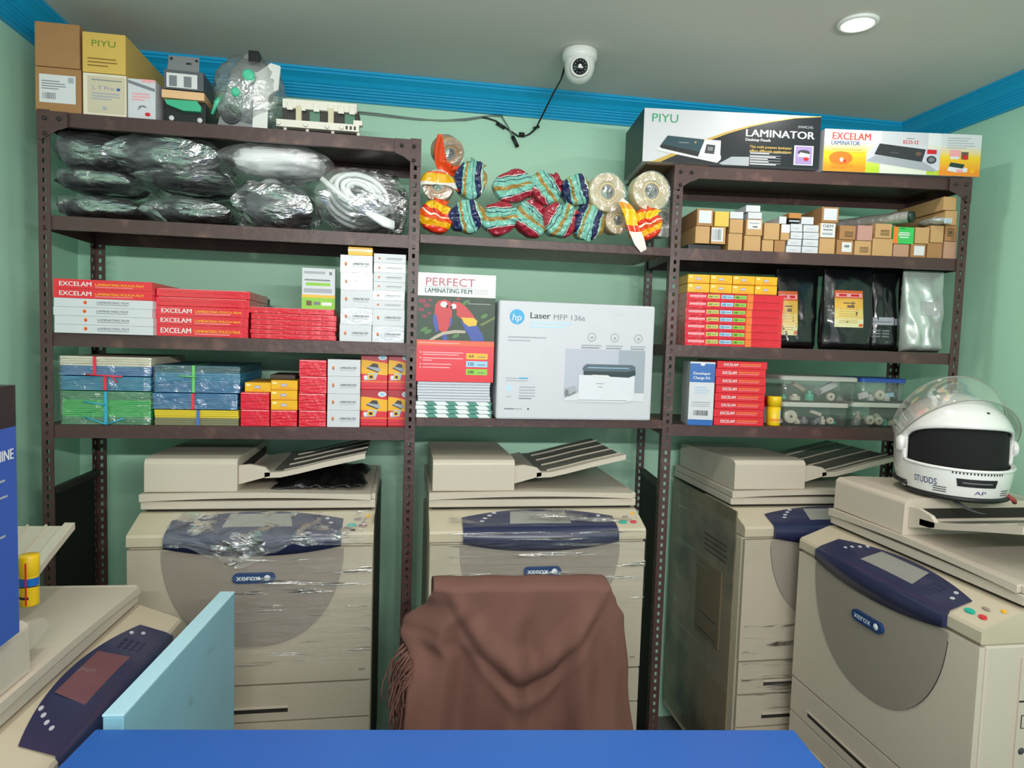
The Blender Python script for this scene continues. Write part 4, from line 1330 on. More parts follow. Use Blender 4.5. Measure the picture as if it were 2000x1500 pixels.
def wrapped_roll(label, x0, x1, y0, y1, v, m, seed, tilt=0.0, yaw=0.0, tails=True, grp='wrapped tape rolls'):
    cx, cy = (x0 + x1) / 2, (y0 + y1) / 2
    u, w = base_at(cx, cy, v); ua, ub = span(FL, x0, x1, cy, v); rx = (ub - ua) / 2 * .97; rz = (FL.at(cx, y0, v)[1] - FL.at(cx, y1, v)[1]) / 2 * .95
    e = root('tape_roll', FL.pt(u, v, w), yaw)
    e.rotation_euler = (0, tilt, yaw)
    dep = 0.030
    b = MB(); na = 56; r = random.Random(int(seed * 10)); np_ = r.choice((9, 11, 13)); ph = r.uniform(0, 6)

    def out(g):
        q = Vector((math.cos(g) * 1.6 + seed * 3.7, math.sin(g) * 1.6, 0))
        return 1 + .15 * noise.noise(q) - .04 * abs(math.sin(g * np_ / 2 + ph)) * abs(noise.noise(q * 1.7))

    def fn(a, t):
        g = 2 * PI * a; o_ = out(g)
        if t < .5:              # pleated front face, gathered towards the middle
            rho = t / .5
            q = Vector((math.cos(g) * rho * 2.6 + seed, math.sin(g) * rho * 2.6, seed * 2))
            y = -dep * (1.0 - .30 * rho ** 5) - .010 * (1 - rho) ** 2
            y -= .0045 * math.sin(g * np_ + ph + 1.6 * rho) * rho * (1.1 - rho) * 2.2
            y -= .007 * (1 - 2 * abs(noise.noise(q))) - .003
            k = rho ** .8
        else:
            rho = (t - .5) / .5
            y = -dep * .70 + 1.5 * dep * rho; k = 1 + .03 * math.sin(rho * PI)
            if rho > .85:
                k *= 1 - ((rho - .85) / .15) ** 2 * .6
            k *= 1 + .03 * noise.noise(Vector((math.cos(g) * 3 + seed, math.sin(g) * 3, rho * 3)))
        return (rx * k * o_ * math.cos(g), y, rz * k * o_ * math.sin(g))
    b.grid(fn, na, 26, m, wrap=True)
    b.obj('wrapper', e)
    if tails:
        b = MB(); r = random.Random(int(seed * 10))
        a0 = r.uniform(0, 6.28); ca, sa = math.cos(a0), math.sin(a0)

        def tw(s, t):
            q = (s - .5) * 2; wd = .006 + .020 * t
            L0 = rx * .12; ln = L0 + t * rx * .95
            px, pz = ln, q * wd + .006 * math.sin(q * 7 + t * 5)
            return (px * ca - pz * sa, -dep * (1.16 - .20 * t) - .007 * math.cos(q * 6 + seed), (px * sa + pz * ca) * rz / rx)
        b.grid(tw, 14, 8, m)
        o = b.obj('twisted_end', e, solid=.0006)
    tag(e, label, 'tape roll', grp)
    return e


def open_roll(label, x0, x1, y0, y1, v, depth, m, yaw=0.0, pitch=0.0, core=.40, grp='tape rolls seen end on', sx=1.0):
    cx, cy = (x0 + x1) / 2, (y0 + y1) / 2
    u, w = base_at(cx, cy, v); ua, ub = span(FL, x0, x1, cy, v); r = (FL.at(cx, y0, v)[1] - FL.at(cx, y1, v)[1]) / 2
    e = root('tape_roll', FL.pt(u, v, w)); e.rotation_euler = (pitch, 0, yaw)
    rc = r * core
    b = MB(); b.lathe([(rc, 0.001), (r * .93, 0.0), (r * .985, .003), (r, .008), (r, depth - .005), (r * .97, depth), (rc, depth)], m, 40, axis='y')
    for k in range(6):
        q = rc + (r * .9 - rc) * (k + .5) / 6
        b.lathe([(q, -.0002), (q + .0006, -.0006), (q + .0012, -.0002)], m, 40, axis='y')
    b.obj('tape', e)
    b = MB(); b.lathe([(rc * .80, 0.004), (rc, 0.002), (rc, depth - .002), (rc * .80, depth - .002), (rc * .8, .004)], CORE, 32, axis='y'); b.obj('core', e)
    b = MB()

    def cap(s, t):
        g = 2 * PI * s; rr = r * 1.01 * t; q = Vector((math.cos(g) * t * 3 + u * 9, math.sin(g) * t * 3, 1.3))
        dip = .010 * (1 if t < core else max(0, 1 - (t - core) * 8)) 
        return (rr * math.cos(g), -.003 - .002 * noise.noise(q * 2) + dip, -rr * math.sin(g))
    b.grid(cap, 40, 14, CLEAR, wrap=True)
    b.obj('clear_wrap', e)
    tag(e, label, 'tape roll', grp)
    return e


def banner_tag(e, pts, m, w=.018, seed=1, yo=-.04):
    """Flat printed wrapper tail: ribbon through (dx, dz) points of the roll's own plane."""
    b = MB(); n = len(pts)

    def fn(s, t):
        f = t * (n - 1); i = min(int(f), n - 2); k = f - i
        x = pts[i][0] + (pts[i + 1][0] - pts[i][0]) * k; z = pts[i][1] + (pts[i + 1][1] - pts[i][1]) * k
        dx, dz = pts[i + 1][0] - pts[i][0], pts[i + 1][1] - pts[i][1]; L = math.hypot(dx, dz)
        q = (s - .5) * 2 * w * (pts[i][2] + (pts[i + 1][2] - pts[i][2]) * k)
        return (x - dz / L * q, yo + .004 * math.sin(s * 7 + t * 5 + seed), z + dx / L * q)
    b.grid(fn, 10, 24, m)
    return b.obj('wrapper_tail', e, solid=.0006)


# lower row first, then the row lying on it
wrapped_roll('orange and red wrapped tape roll, lower one against the slotted post', 816, 888, 392, 457, .06, ORW, 1.3, .2, .1)
wrapped_roll('teal wrapped tape roll with navy edge, second along the shelf board', 874, 950, 391, 457, .06, TW[1], 2.2, -.3, .1)
wrapped_roll('teal striped tape roll on the board, right under the largest teal roll', 940, 1008, 392, 461, .06, TW[0], 3.1, -.15, 0)
wrapped_roll('teal tape roll with red lower edge, fourth along the shelf board', 1000, 1070, 396, 464, .06, TW[0], 4.4, .55, .15)
wrapped_roll('teal tape roll with a crinkled upright twist, fifth along the shelf board', 1058, 1122, 392, 471, .05, TW[0], 5.6, -1.15, .1)
wrapped_roll('teal and navy tape roll on the board beside the bare amber rolls', 1116, 1178, 398, 473, .05, TW[1], 6.8, .3, .1)
e = open_roll('bare amber tape roll on the board, half behind a yellow wrapper tail', 1178, 1236, 404, 457, .05, .05, TAPE, 0.1)
YT = bands('yellow orange wrapper tail', [(0, '#f4f0e2'), (.12, '#e2401f'), (.3, '#f6c619'), (.75, '#f09a1a'), (.9, '#f4f0e2')], 2, 9.0, .01, 10)
banner_tag(e, [(-.018, .052, .5), (.012, .018, 1.0), (.022, -.025, .9), (.048, -.072, .95), (.066, -.098, .6)], YT, .020, 1, -.058)
wrapped_roll('orange and red wrapped tape roll beside the hanging yellow tail', 1226, 1292, 410, 470, .03, ORW, 7.9, -.4, -.1)
e = open_roll('clear wrapped roll in the corner by the slotted post of the laminator rack', 1268, 1326, 390, 464, .11, .05, mat('frosted film roll', '#bdbfb6', .3, coat=.4), 0.25)
e = open_roll('tan tape roll under a yellow and white banded wrapper beside the slotted post', 818, 892, 331, 393, .075, .05, TAPE2, -.1)
YW = bands('yellow and white banded wrapper', [(0, '#ef5a20'), (.34, '#f2eee6'), (.46, '#f2eee6'), (.58, '#f4bb16'), (.80, '#f4bb16'), (.92, '#ee6a1c')], 2, 13.0, .01, 9)
b = MB()
b.grid(lambda s, t: ((-.060 + .125 * s) * (.75 + .35 * t), -.012 - .006 * math.sin(s * 8) , .045 - .040 * t - .030 * abs(s - .45) * 1.5 + .004 * math.sin(s * 11)), 20, 8, YW); b.obj('printed_wrapper', e, solid=.0006)
wrapped_roll('teal tape roll with upright navy stripe, upper row beside the orange wrapper', 886, 950, 316, 392, .065, TW[1], 8.5, 0.0, .1)
wrapped_roll('largest teal striped tape roll with red edges, upper row', 962, 1040, 332, 398, .06, TW[0], 9.3, -.28, 0)
wrapped_roll('twisted teal tape roll with golden crease, upper row', 1030, 1098, 338, 400, .06, TW[0], 10.7, .85, .1)
wrapped_roll('teal tape roll with broad navy rim, upper row beside the bare amber roll', 1094, 1153, 342, 405, .055, TW[1], 11.2, -.35, .1)
open_roll('bare amber tape roll showing its dark core, next to the teal rolls', 1150, 1224, 337, 413, .02, .05, TAPE, .12)
open_roll('larger bare amber tape roll showing its core, next to the laminator rack post', 1236, 1310, 334, 413, .02, .05, TAPE, .08)
e = open_roll('tape roll standing highest against the slotted post with an orange tail', 850, 908, 270, 332, .085, .05, TAPE2, .35, .5)
OT = mat('orange wrapper film', '#ee5322', .25, var=.12, coat=.6, bump=.3, bscale=30)
banner_tag(e, [(-.050, .055, .4), (-.044, .010, 1.0), (-.030, -.030, 1.2), (.012, -.048, 1.0), (.055, -.030, .5)], OT, .016, 2, -.015)

# ------------------------------------------------------------------ centre shelf, lower: film pack, pads, printer box
u0, u1 = span(FL, 812, 961, 812, .0)
r = random.Random(12)
STRIPE = bands('green and white striped edge', [(0.0, '#e6eae8'), (0.5, '#4f8a7c')], 0, 1.0, 0.004, 20, rough=.5, coat=0, bump=0)
mstripe = bpy.data.materials.new('diagonal stripe print'); mstripe.use_nodes = True
nt = mstripe.node_tree; bs = nt.nodes['Principled BSDF']; tcn = nt.nodes.new('ShaderNodeTexCoord'); wv = nt.nodes.new('ShaderNodeTexWave'); wv.wave_type = 'BANDS'; wv.bands_direction = 'DIAGONAL'
wv.inputs['Scale'].default_value = 10.0; crn = nt.nodes.new('ShaderNodeValToRGB'); crn.color_ramp.interpolation = 'CONSTANT'
crn.color_ramp.elements[0].color = lin('#4f8f80'); crn.color_ramp.elements[1].position = .42; crn.color_ramp.elements[1].color = lin('#e4e8e8')
nt.links.new(tcn.outputs['Object'], wv.inputs['Vector']); nt.links.new(wv.outputs['Color'], crn.inputs[0]); nt.links.new(crn.outputs[0], bs.inputs['Base Color']); bs.inputs['Roughness'].default_value = .4
hs = heights(FL, 812, 961, [829, 821, 813, 805, 797], 0, C2)
WRP = ['lowest', 'second', 'third', 'topmost']
for k in range(4):
    j = r.uniform(-.003, .003)
    o = carton('film_packet', 'green and white striped film packet, %s of four under the white pads' % WRP[k], 'packet', FL, u0 + j, u1 + j, hs[k], hs[k + 1], 0.0 + r.uniform(0, .004), .28, mstripe, None, 'striped packets under the white pads', bevel=.002)
hs2 = heights(FL, 814, 959, [797, 791.5, 786, 780.5, 775, 769.5, 764, 758.5], 0, hs[-1])
PADM = mat('white paper pad', '#cbced8', .55, var=.02)
WN = ['lowest', 'second lowest', 'third lowest', 'middle', 'third highest', 'second highest', 'topmost']
for k in range(7):
    j = r.uniform(-.002, .002); u0, u1 = span(FL, 815, 958, 780, .0)
    carton('film_packet', 'white film packet, %s of seven under the parrot film pack' % ('fourth' if k == 3 else WN[k]), 'packet', FL, u0 + j, u1 + j, hs2[k], hs2[k + 1], r.uniform(0, .003), .28, PADM, None, 'white packets under the parrot film pack', bevel=.0018)
ZP = hs2[-1] + .0005

FOR = mat('dark forest print', '#27402f', .45, var=.35, scale=18); PRED = mat('parrot red print', '#c3232b', .4, var=.1); PBLU = mat('parrot blue print', '#28459a', .4, var=.12)
FLR = mat('flower red print', '#8a2f42', .45, var=.2); BARK = mat('branch print', '#b7ab9b', .5, var=.15)


def p_parrot(f):
    W = f.W / f.H
    f.rect(0, .79, 1, 1, WHITE)
    f.text('PERFECT', .10, .885, .072, mat('faded crimson print', '#b8596c', .45), w=.63, l=2); f.text('LAMINATING FILM', .09, .82, .042, mat('slate teal print', '#3f5f66', .45), w=.60, l=2, bold=True)
    f.rect(.08, .870, .70, .873, GREYP, 2)
    for z in (.862, .848, .834, .820):
        f.rect(.72, z, .90, z + .002, GREYP, 2)
    f.rect(0, .385, 1, .79, FOR)
    for x, z, s in ((.06, .74, .05), (.12, .70, .045), (.05, .66, .04), (.16, .75, .03), (.52, .77, .03), (.09, .60, .035), (.15, .63, .03)):
        f.ell(x, z, s, s * W * .6, FLR, 2)
    for x, z in ((.09, .48), (.14, .46), (.62, .74), (.86, .62), (.8, .44), (.5, .43)):
        f.ell(x, z, .05, .018, mat('leaf print', '#4f7a3f', .45), 2, rot=.5)
    f.rect(.62, .727, .94, .733, LGREYP, 2)
    f.poly([(.80, .54), (.84, .53), (1.0, .60), (1.0, .62)], mat('stalk print', '#6e7d4a', .5), 2)
    # parrot sitting upright
    f.poly([(.22, .70), (.26, .745), (.35, .762), (.42, .74), (.44, .68), (.44, .60), (.42, .53), (.38, .47), (.33, .455), (.28, .48), (.24, .56), (.22, .62)], PRED, 3)
    f.poly([(.20, .62), (.24, .62), (.27, .52), (.27, .46), (.24, .46), (.20, .54)], PBLU, 4); f.poly([(.42, .60), (.45, .58), (.44, .53), (.41, .50)], PBLU, 4); f.poly([(.32, .46), (.38, .46), (.39, .385), (.33, .385)], PBLU, 3)
    f.ell(.335, .715, .045, .027, WHITE, 4); f.ell(.378, .698, .013, .017, BLACKP, 5); f.ell(.322, .72, .006, .004, BLACKP, 5)
    # second parrot leaning over
    f.poly([(.42, .72), (.46, .745), (.54, .74), (.62, .70), (.70, .64), (.75, .585), (.66, .56), (.56, .59), (.50, .62), (.50, .67)], PRED, 3)
    f.poly([(.56, .60), (.72, .60), (.77, .575), (.76, .53), (.66, .52), (.60, .55)], YELP, 4); f.poly([(.55, .575), (.60, .55), (.66, .52), (.77, .53), (.83, .46), (.87, .40), (.86, .385), (.70, .385), (.66, .44), (.60, .50)], PBLU, 5)
    f.ell(.46, .70, .036, .024, WHITE, 4); f.ell(.432, .69, .012, .016, BLACKP, 5)
    f.poly([(.15, .385), (.21, .385), (.34, .435), (.50, .455), (.62, .455), (.62, .48), (.48, .482), (.32, .46), (.22, .42)], BARK, 6)
    f.rect(0, 0, 1, .385, RED); f.rect(0, .335, 1, .38, mat('orange red print', '#e2603a', .4), 2); f.rect(.03, .353, .55, .361, PINKP, 3)
    for z, x1 in ((.265, .60), (.245, .54), (.212, .60), (.192, .20), (.157, .45), (.127, .43)):
        f.rect(.08, z, x1, z + .009, PINKP, 2)
    for z in (.265, .212, .157, .127):
        f.rect(.045, z, .06, z + .010, WHITE, 2)
    for z, m, t, n in ((.215, YELP, 'A4', 1), (.142, SKYP, '125', 2), (.068, LIMEP, '100', 3)):
        f.rect(.64, z, .92, z + .055, m, 2); f.text(t, .67, z + .014, .028, BLACKP, l=3, bold=True); f.rect(.79, z + .018, .89, z + .026, GREYP, 3)


u0, u1 = span(FL, 814, 966, 650, -.002); H = FL.at(890, 548, -.002)[1] - FL.at(890, 759, -.002)[1]
carton('film_pack', 'tall film pack with two red parrots standing on the white packets', 'film pack', FL, u0, u1, ZP, ZP + H, -.002, .03, WHITEC, p_parrot, bevel=.001)

HPB = mat('printer carton white', '#cdcdd4', .45, var=.02); SCN = mat('photo grey print', '#b9bcca', .45, var=.06, scale=5); SCN2 = mat('photo wall grey print', '#a0a8b2', .45, var=.06, scale=5)


def p_printer(f):
    A = f.H / f.W
    f.ell(.113, .865, .046, .046 / A, mat('logo blue print', '#1a9fd4', .4), 1, 36)
    f.text('hp', .083, .835, .058, WHITE, w=.056, l=2, shear=.18)
    f.text('Laser', .195, .858, .050, mat('dark slate print', '#3a4247', .45), w=.125, l=1, bold=True); f.text('MFP 136a', .342, .853, .044, GREYP, w=.20, l=1)
    f.rect(.195, .815, .455, .830, mat('ice blue print', '#b9d9ea', .5)); f.rect(.195, .783, .42, .798, mat('ice blue print', '#b9d9ea', .5))
    f.rect(.06, .69, .30, .702, LGREYP); f.rect(.06, .663, .20, .673, LGREYP)
    for cx, w in ((.59, .065), (.74, .055), (.895, .05)):
        for k in range(24):
            a = 2 * PI * k / 24; a2 = 2 * PI * (k + 1) / 24
            f.poly([(cx + .024 * math.cos(a), .715 + .024 / A * math.sin(a)), (cx + .027 * math.cos(a), .715 + .027 / A * math.sin(a)), (cx + .027 * math.cos(a2), .715 + .027 / A * math.sin(a2)), (cx + .024 * math.cos(a2), .715 + .024 / A * math.sin(a2))], GREYP)
        f.rect(cx - .008, .700, cx + .010, .722, LGREYP); f.rect(cx - w, .638, cx + w, .650, LGREYP); f.rect(cx - w, .620, cx + w * .8, .628, GREYP)
    # picture
    f.rect(.425, .168, .945, .612, SCN); f.rect(.77, .20, .945, .612, SCN2, 2); f.rect(.425, .168, .945, .24, mat('photo table print', '#d6d8dd', .45), 3)
    f.poly([(.425, .27), (.49, .30), (.515, .24), (.46, .20), (.425, .21)], LGREYP, 4); f.poly([(.43, .26), (.45, .26), (.455, .22), (.50, .24), (.495, .25), (.445, .205), (.43, .19)], GREYP, 5)
    f.poly([(.515, .16), (.515, .39), (.88, .39), (.88, .18), (.80, .155)], mat('photo printer white', '#dcdde4', .45), 6); f.rect(.515, .172, .83, .176, GREYP, 7)
    f.poly([(.545, .39), (.545, .47), (.88, .47), (.885, .40), (.84, .375), (.72, .38), (.70, .395)], mat('photo dark slot', '#2f3e42', .4), 7); f.poly([(.535, .445), (.56, .485), (.86, .485), (.88, .47), (.88, .44), (.83, .425), (.55, .425)], mat('photo slate print', '#586670', .4), 8)
    f.rect(.57, .452, .84, .458, SKYP, 9); f.poly([(.60, .395), (.63, .375), (.72, .372), (.70, .39)], WHITE, 8)
    f.rect(.63, .315, .68, .322, LGREYP, 7); f.rect(.645, .285, .67, .293, LGREYP, 7)
    # text block
    f.rect(.055, .345, .13, .353, LGREYP); f.rect(.135, .345, .195, .355, mat('logo blue print', '#1a9fd4', .4)); f.rect(.055, .325, .19, .332, LGREYP)
    f.rect(.06, .24, .09, .29, mat('ice blue print', '#b9d9ea', .5))
    for z in (.27, .245, .22, .195):
        f.rect(.14, z, .24, z + .010, LGREYP)
    f.rect(.06, .19, .09, .198, LGREYP); f.rect(.14, .175, .22, .183, GREYP); f.rect(.05, .085, .11, .095, GREYP); f.rect(.11, .085, .16, .095, LGREYP); f.rect(.195, .083, .205, .097, BLACKP); f.rect(.72, .945 - .03, .80, .947 - .03, LGREYP)


u0, u1 = span(FL, 971, 1277, 700, -.012); H = FL.at(1123, 586, -.012)[1] - FL.at(1123, 815, -.012)[1]
o = carton('printer_carton', 'big white printer carton with blue round logo on the bridging shelf', 'box', FL, u0, u1, C2, C2 + H, -.012, .31, HPB, p_printer, bevel=.006, rz=.012)

# ------------------------------------------------------------------ top of the laminator rack
BRB = mat('brown hardboard', '#6d5138', .7, var=.1)
b = MB(); b.box(0, .20, 0, .30, 0, .004, BRB); o = b.obj('board', bevel=.0006); o.location = FR.pt(-.13, .02, R1 + .0012); o.rotation_euler = (0, 0, FR.ang)
tag(o, 'thin brown board jutting out beneath the black and white laminator carton', 'board')
ZB = R1 + .0056
BXW = mat('white laminator carton', '#d2d2d6', .4, var=.02); BXK = mat('black carton print', '#20242a', .3, var=.08, coat=.3); BXG = mat('dark green carton side', '#28382f', .5, var=.1)


def p_lam1(f):
    A = f.W / f.H
    pts = [(.10, 0), (.16, .10), (.25, .24), (.36, .43), (.48, .60), (.60, .74), (.72, .85), (.85, .94), (1, .99)]
    f.poly([(1, 0)] + [(1, .99)] + pts[::-1][1:], BXK, 2)
    g = [(x - .055, z) for x, z in pts]
    f.poly([(.02, 0)] + [(x - .04 + .035 * (i / 8), z + .015) for i, (x, z) in enumerate(pts)] + [(1, 1.0)] + pts[::-1], GOLDP, 1)
    f.text('PIYU', .045, .75, .155, GRNP, w=.145, l=2)
    f.text('LAMINATOR', .575, .56, .135, WHITE, w=.39, l=3, bold=True); f.text('Desktop Pouch', .575, .475, .05, WHITE, w=.14, l=3, bold=True); f.text('(PHN9C245)', .87, .76, .045, LGREYP, w=.085, l=3)
    f.text('This multi purpose laminator', .60, .345, .05, GOLDP, w=.24, l=3, bold=True); f.text('offers different applications:', .60, .27, .05, GOLDP, w=.24, l=3, bold=True)
    for z in (.245, .185, .14, .09, .04):
        f.rect(.60, z + .02, .60 + (.22 if z > .2 else .18), z + .028, LGREYP, 3); f.rect(.605, z - .008, .605 + .12 + .03 * math.sin(z * 40), z + .010, WHITE, 3)
    f.rect(.855, .06, .965, .43, WHITE, 3); f.rect(.862, .075, .958, .415, LILAC, 4); f.ell(.91, .30, .035, .05, DGREY, 5); f.poly([(.875, .22), (.94, .20), (.945, .27), (.89, .30)], WHITE, 6); f.ell(.925, .18, .015, .035, REDP, 6)
    # machine
    f.poly([(.07, .25), (.09, .21), (.42, .03), (.44, .10), (.44, .17), (.10, .28)], WHITE, 4); f.poly([(.095, .30), (.135, .50), (.34, .46), (.33, .24), (.31, .16)], mat('slate green print', '#2e4a52', .35), 5)
    f.poly([(.095, .30), (.10, .26), (.31, .13), (.32, .22), (.11, .33)], BLACKP, 6)
    f.poly([(.31, .14), (.345, .46), (.435, .45), (.435, .18), (.42, .10)], WHITE, 6); f.poly([(.345, .20), (.355, .37), (.405, .36), (.40, .19)], DGREY, 7); f.rect(.362, .25, .392, .32, GREYP, 8)
    f.rect(.20, .375, .255, .385, LGREYP, 7); f.poly([(.285, .41), (.30, .41), (.292, .37)], GOLDP, 7)
    f.poly([(.43, .02), (.50, .16), (.60, .17), (.60, .0), (.45, .0)], LGREYP, 4)


u0, u1 = span(FR, 1256, 1602, 272, .004); H = FR.at(1430, 221, .004)[1] - FR.at(1430, 325, .004)[1]


def side_green(b, W, H, D):
    b.quad((-W / 2 - .0006, D, 0), (-W / 2 - .0006, 0, 0), (-W / 2 - .0006, 0, H), (-W / 2 - .0006, D, H), BXG)
    b.quad((W / 2 + .0006, 0, 0), (W / 2 + .0006, D, 0), (W / 2 + .0006, D, H), (W / 2 + .0006, 0, H), BXK)


carton('laminator_carton', 'black and white laminator carton with green lettering on the rack top', 'box', FR, u0, u1, ZB, ZB + H, .004, .26, BXW, p_lam1, 'laminator cartons', extra=side_green)
ORF = mat('orange fading print', '#ef9230', .4, var=.05)


def grad_mat(name, c0, c1, c2, H):
    """printed top-to-bottom colour fade of the carton"""
    m = bpy.data.materials.new(name); m.use_nodes = True; nt = m.node_tree; b = nt.nodes['Principled BSDF']; b.inputs['Roughness'].default_value = .35
    tc = nt.nodes.new('ShaderNodeTexCoord'); sp = nt.nodes.new('ShaderNodeSeparateXYZ'); nt.links.new(tc.outputs['Object'], sp.inputs[0])
    mr = nt.nodes.new('ShaderNodeMapRange'); mr.inputs[1].default_value = 0; mr.inputs[2].default_value = H; nt.links.new(sp.outputs[2], mr.inputs[0])
    cr = nt.nodes.new('ShaderNodeValToRGB'); cr.color_ramp.elements[0].color = lin(c0); cr.color_ramp.elements[0].position = .1; cr.color_ramp.elements[1].color = lin(c2); cr.color_ramp.elements[1].position = .72
    q = cr.color_ramp.elements.new(.45); q.color = lin(c1)
    nt.links.new(mr.outputs[0], cr.inputs[0]); nt.links.new(cr.outputs[0], b.inputs['Base Color'])
    return m


u0, u1 = span(FR, 1610, 1914, 295, -.004); H2 = FR.at(1760, 254, -.004)[1] - FR.at(1760, 337, -.004)[1]
GF1 = grad_mat('yellow fade print', '#f0902a', '#f4cf2a', '#d8dadd', H2); GF2 = grad_mat('white lime fade print', '#dfe3d2', '#dcdfe2', '#cfd1d6', H2); LGF = grad_mat('lime fade print', '#b9d23c', '#e7e08a', '#e3e5e6', H2)


def p_lam2(f):
    f.rect(0, 0, .27, 1, GF1); f.rect(.27, 0, .36, 1, LGF); f.rect(.36, 0, .66, 1, GF2); f.rect(.66, 0, .74, 1, LGF); f.rect(.74, 0, 1, 1, GF1)
    f.text('EXCELAM', .05, .76, .165, mat('coral red print', '#d9534a', .4), w=.24, l=2, bold=True); f.text('LAMINATOR', .045, .63, .10, mat('slate blue print', '#4f6d94', .4), w=.18, l=2, bold=True)
    f.ell(.11, .32, .075, .16, ORGP, 2); f.ell(.115, .28, .012, .05, WHITE, 3); f.ell(.135, .25, .008, .04, REDP, 3); f.lines(.05, .20, .08, .30, 5, ORGP, 3, .2)
    f.rect(.05, .52, .24, .535, GOLDP, 2); f.rect(.10, .46, .25, .47, GOLDP, 2)
    f.text('ECO-12', .50, .72, .085, REDP, w=.095, l=2, bold=True); f.rect(.52, .84, .57, .855, GREYP, 2)
    f.poly([(.27, .46), (.34, .68), (.40, .70), (.74, .60), (.74, .12), (.70, .08), (.27, .26)], mat('pale lilac print', '#cfcfdc', .4), 3); f.poly([(.27, .28), (.33, .42), (.64, .30), (.72, .12), (.70, .08)], LGREYP, 4)
    f.poly([(.32, .44), (.35, .70), (.645, .60), (.625, .30)], mat('charcoal print', '#3a3a3c', .35), 5); f.rect(.42, .485, .475, .495, GREYP, 6); f.ell(.60, .49, .02, .05, mat('brown print', '#6d5346', .5), 6)
    f.rect(.655, .50, .715, .60, REDP, 5); f.ell(.685, .36, .032, .095, DGREY, 5); f.ell(.685, .36, .020, .06, GREYP, 6)
    f.lines(.78, .97, .66, .95, 5, LGREYP, 2, .3)
    f.rect(.80, .46, .87, .62, PINKP, 3); f.rect(.805, .40, .86, .46, WHITE, 3); f.rect(.875, .40, .92, .58, mat('brown print', '#6d5346', .5), 3); f.ell(.90, .45, .015, .06, REDP, 4)
    f.poly([(.79, .12), (.80, .22), (.92, .20), (.92, .10), (.85, .08)], WHITE, 3); f.poly([(.80, .22), (.81, .32), (.90, .28), (.89, .18)], mat('dark green print', '#24403a', .4), 4); f.rect(.85, .09, .89, .16, PINKP, 5); f.rect(.935, .08, .965, .20, YELP, 3)


carton('laminator_carton', 'long white, yellow and orange laminator carton on the rack top', 'box', FR, u0, u1, R1 + .0008, R1 + H2, -.004, .20, WHITEC, p_lam2, 'laminator cartons', rz=-.02)

# ------------------------------------------------------------------ carton shelf of the laminator rack
GC = 'small cartons on the carton shelf'
KR = [KRAFT, KRAFT2, KRAFT3]
CART = {}


def c(key, x0, x1, yb, yt, m, label, paint=None, on=None, v=.01, depth=.26, name='parts_carton', rz=0.0):
    """A carton whose front fills the pixel rectangle; on: key of the carton(s) it lies on, else the shelf."""
    base = R2 + .0004 if on is None else max(CART[k] for k in on.split()) + .0006
    hs = heights(FR, x0, x1, [yb, yt], v, base)
    u0, u1 = span(FR, x0, x1, (yb + yt) / 2, v)
    carton(name, label, 'box', FR, u0, u1, hs[0], hs[1], v, depth, m, paint, GC, gap=.0009, rz=rz, bevel=.001)
    CART[key] = hs[1]


def pl(f):
    f.rect(.12, .16, .90, .90, PAPER); f.rect(.2, .28, .82, .80, mat('pale blue label', '#d5e2ec', .5), 2)


def plb(f):
    f.rect(.02, .14, .82, .93, PAPER); f.bars(.08, .72, .22, .86, GREYP, 2, 9)


def pll(f):
    f.rect(.10, .40, .90, .96, PAPER); f.rect(.2, .72, .8, .8, LGREYP, 2); f.rect(.4, .5, .7, .56, BLACKP, 2)


def ptxt(f):
    for z in (.2, .3, .42, .52):
        f.rect(.3, z, .85, z + .05, mat('brown ink', '#5d4128', .6))


def poem(f):
    f.rect(.05, .03, .95, .97, PAPER); f.text('OEM', .16, .70, .19, BLACKP, w=.66, l=2); f.rect(.2, .50, .8, .58, GREYP, 2); f.rect(.15, .2, .8, .34, LGREYP, 2)


def psq(f):
    for a in ((.2, .3, .26, .8), (.64, .3, .70, .8), (.2, .74, .7, .8), (.2, .3, .7, .36)):
        f.rect(*a, mat('brown ink', '#5d4128', .6))
    f.rect(.32, .42, .58, .66, mat('brown ink', '#5d4128', .6)); f.rect(.5, .14, .78, .18, mat('brown ink', '#5d4128', .6))


def pgreen(f):
    f.rect(.28, .62, .78, .68, WHITE); f.rect(.22, .50, .80, .56, WHITE); f.rect(.3, .36, .74, .42, WHITE); f.rect(.3, .9, .55, .93, BLACKP)


YLB = mat('yellow label card', '#dcbb4f', .5)
b = MB(); b.box(0, .108, 0, .22, 0, .0165, BLACKPL); o = b.obj('flat_case', bevel=.002); u_, w_ = FR.at(1344, 478, .02); o.location = FR.pt(u_, .02, R2 + .0003); o.rotation_euler = (0, 0, FR.ang)
tag(o, 'flat black case under the cartons beside the slotted post', 'case')
CART['case'] = R2 + .0175
c('a1', 1358, 1387, 469, 435, KRAFT, 'plain brown carton on the flat black case, against the slotted post', None, 'case')
c('a2', 1389, 1418, 469, 435, KRAFT, 'carton with barcode label lying on the flat black case', plb, 'case')
c('a3', 1361, 1394, 433, 399, KRAFT2, 'carton with a framed white label, upper one against the slotted post', pl, 'a1')
c('a4', 1396, 1425, 434, 404, YLB, 'carton with yellow front above the barcode carton', None, 'a2')
c('b1', 1422, 1450, 486, 453, KRAFT, 'plain brown carton standing on the shelf next to the flat black case')
c('b2', 1425, 1452, 451, 423, KRAFT, 'plain brown carton carrying a thin white box, next to the yellow fronted one', None, 'b1')
c('b3', 1426, 1453, 419, 405, WHITEC, 'thin white box on a brown carton next to the yellow fronted one', None, 'b2', name='small_box')
c('c1', 1453, 1486, 489, 459, KRAFT, 'plain brown carton beneath the carton with two white boxes on it')
c('c2', 1457, 1490, 456, 424, KRAFT, 'brown carton with half white label under two white boxes', pll, 'c1')
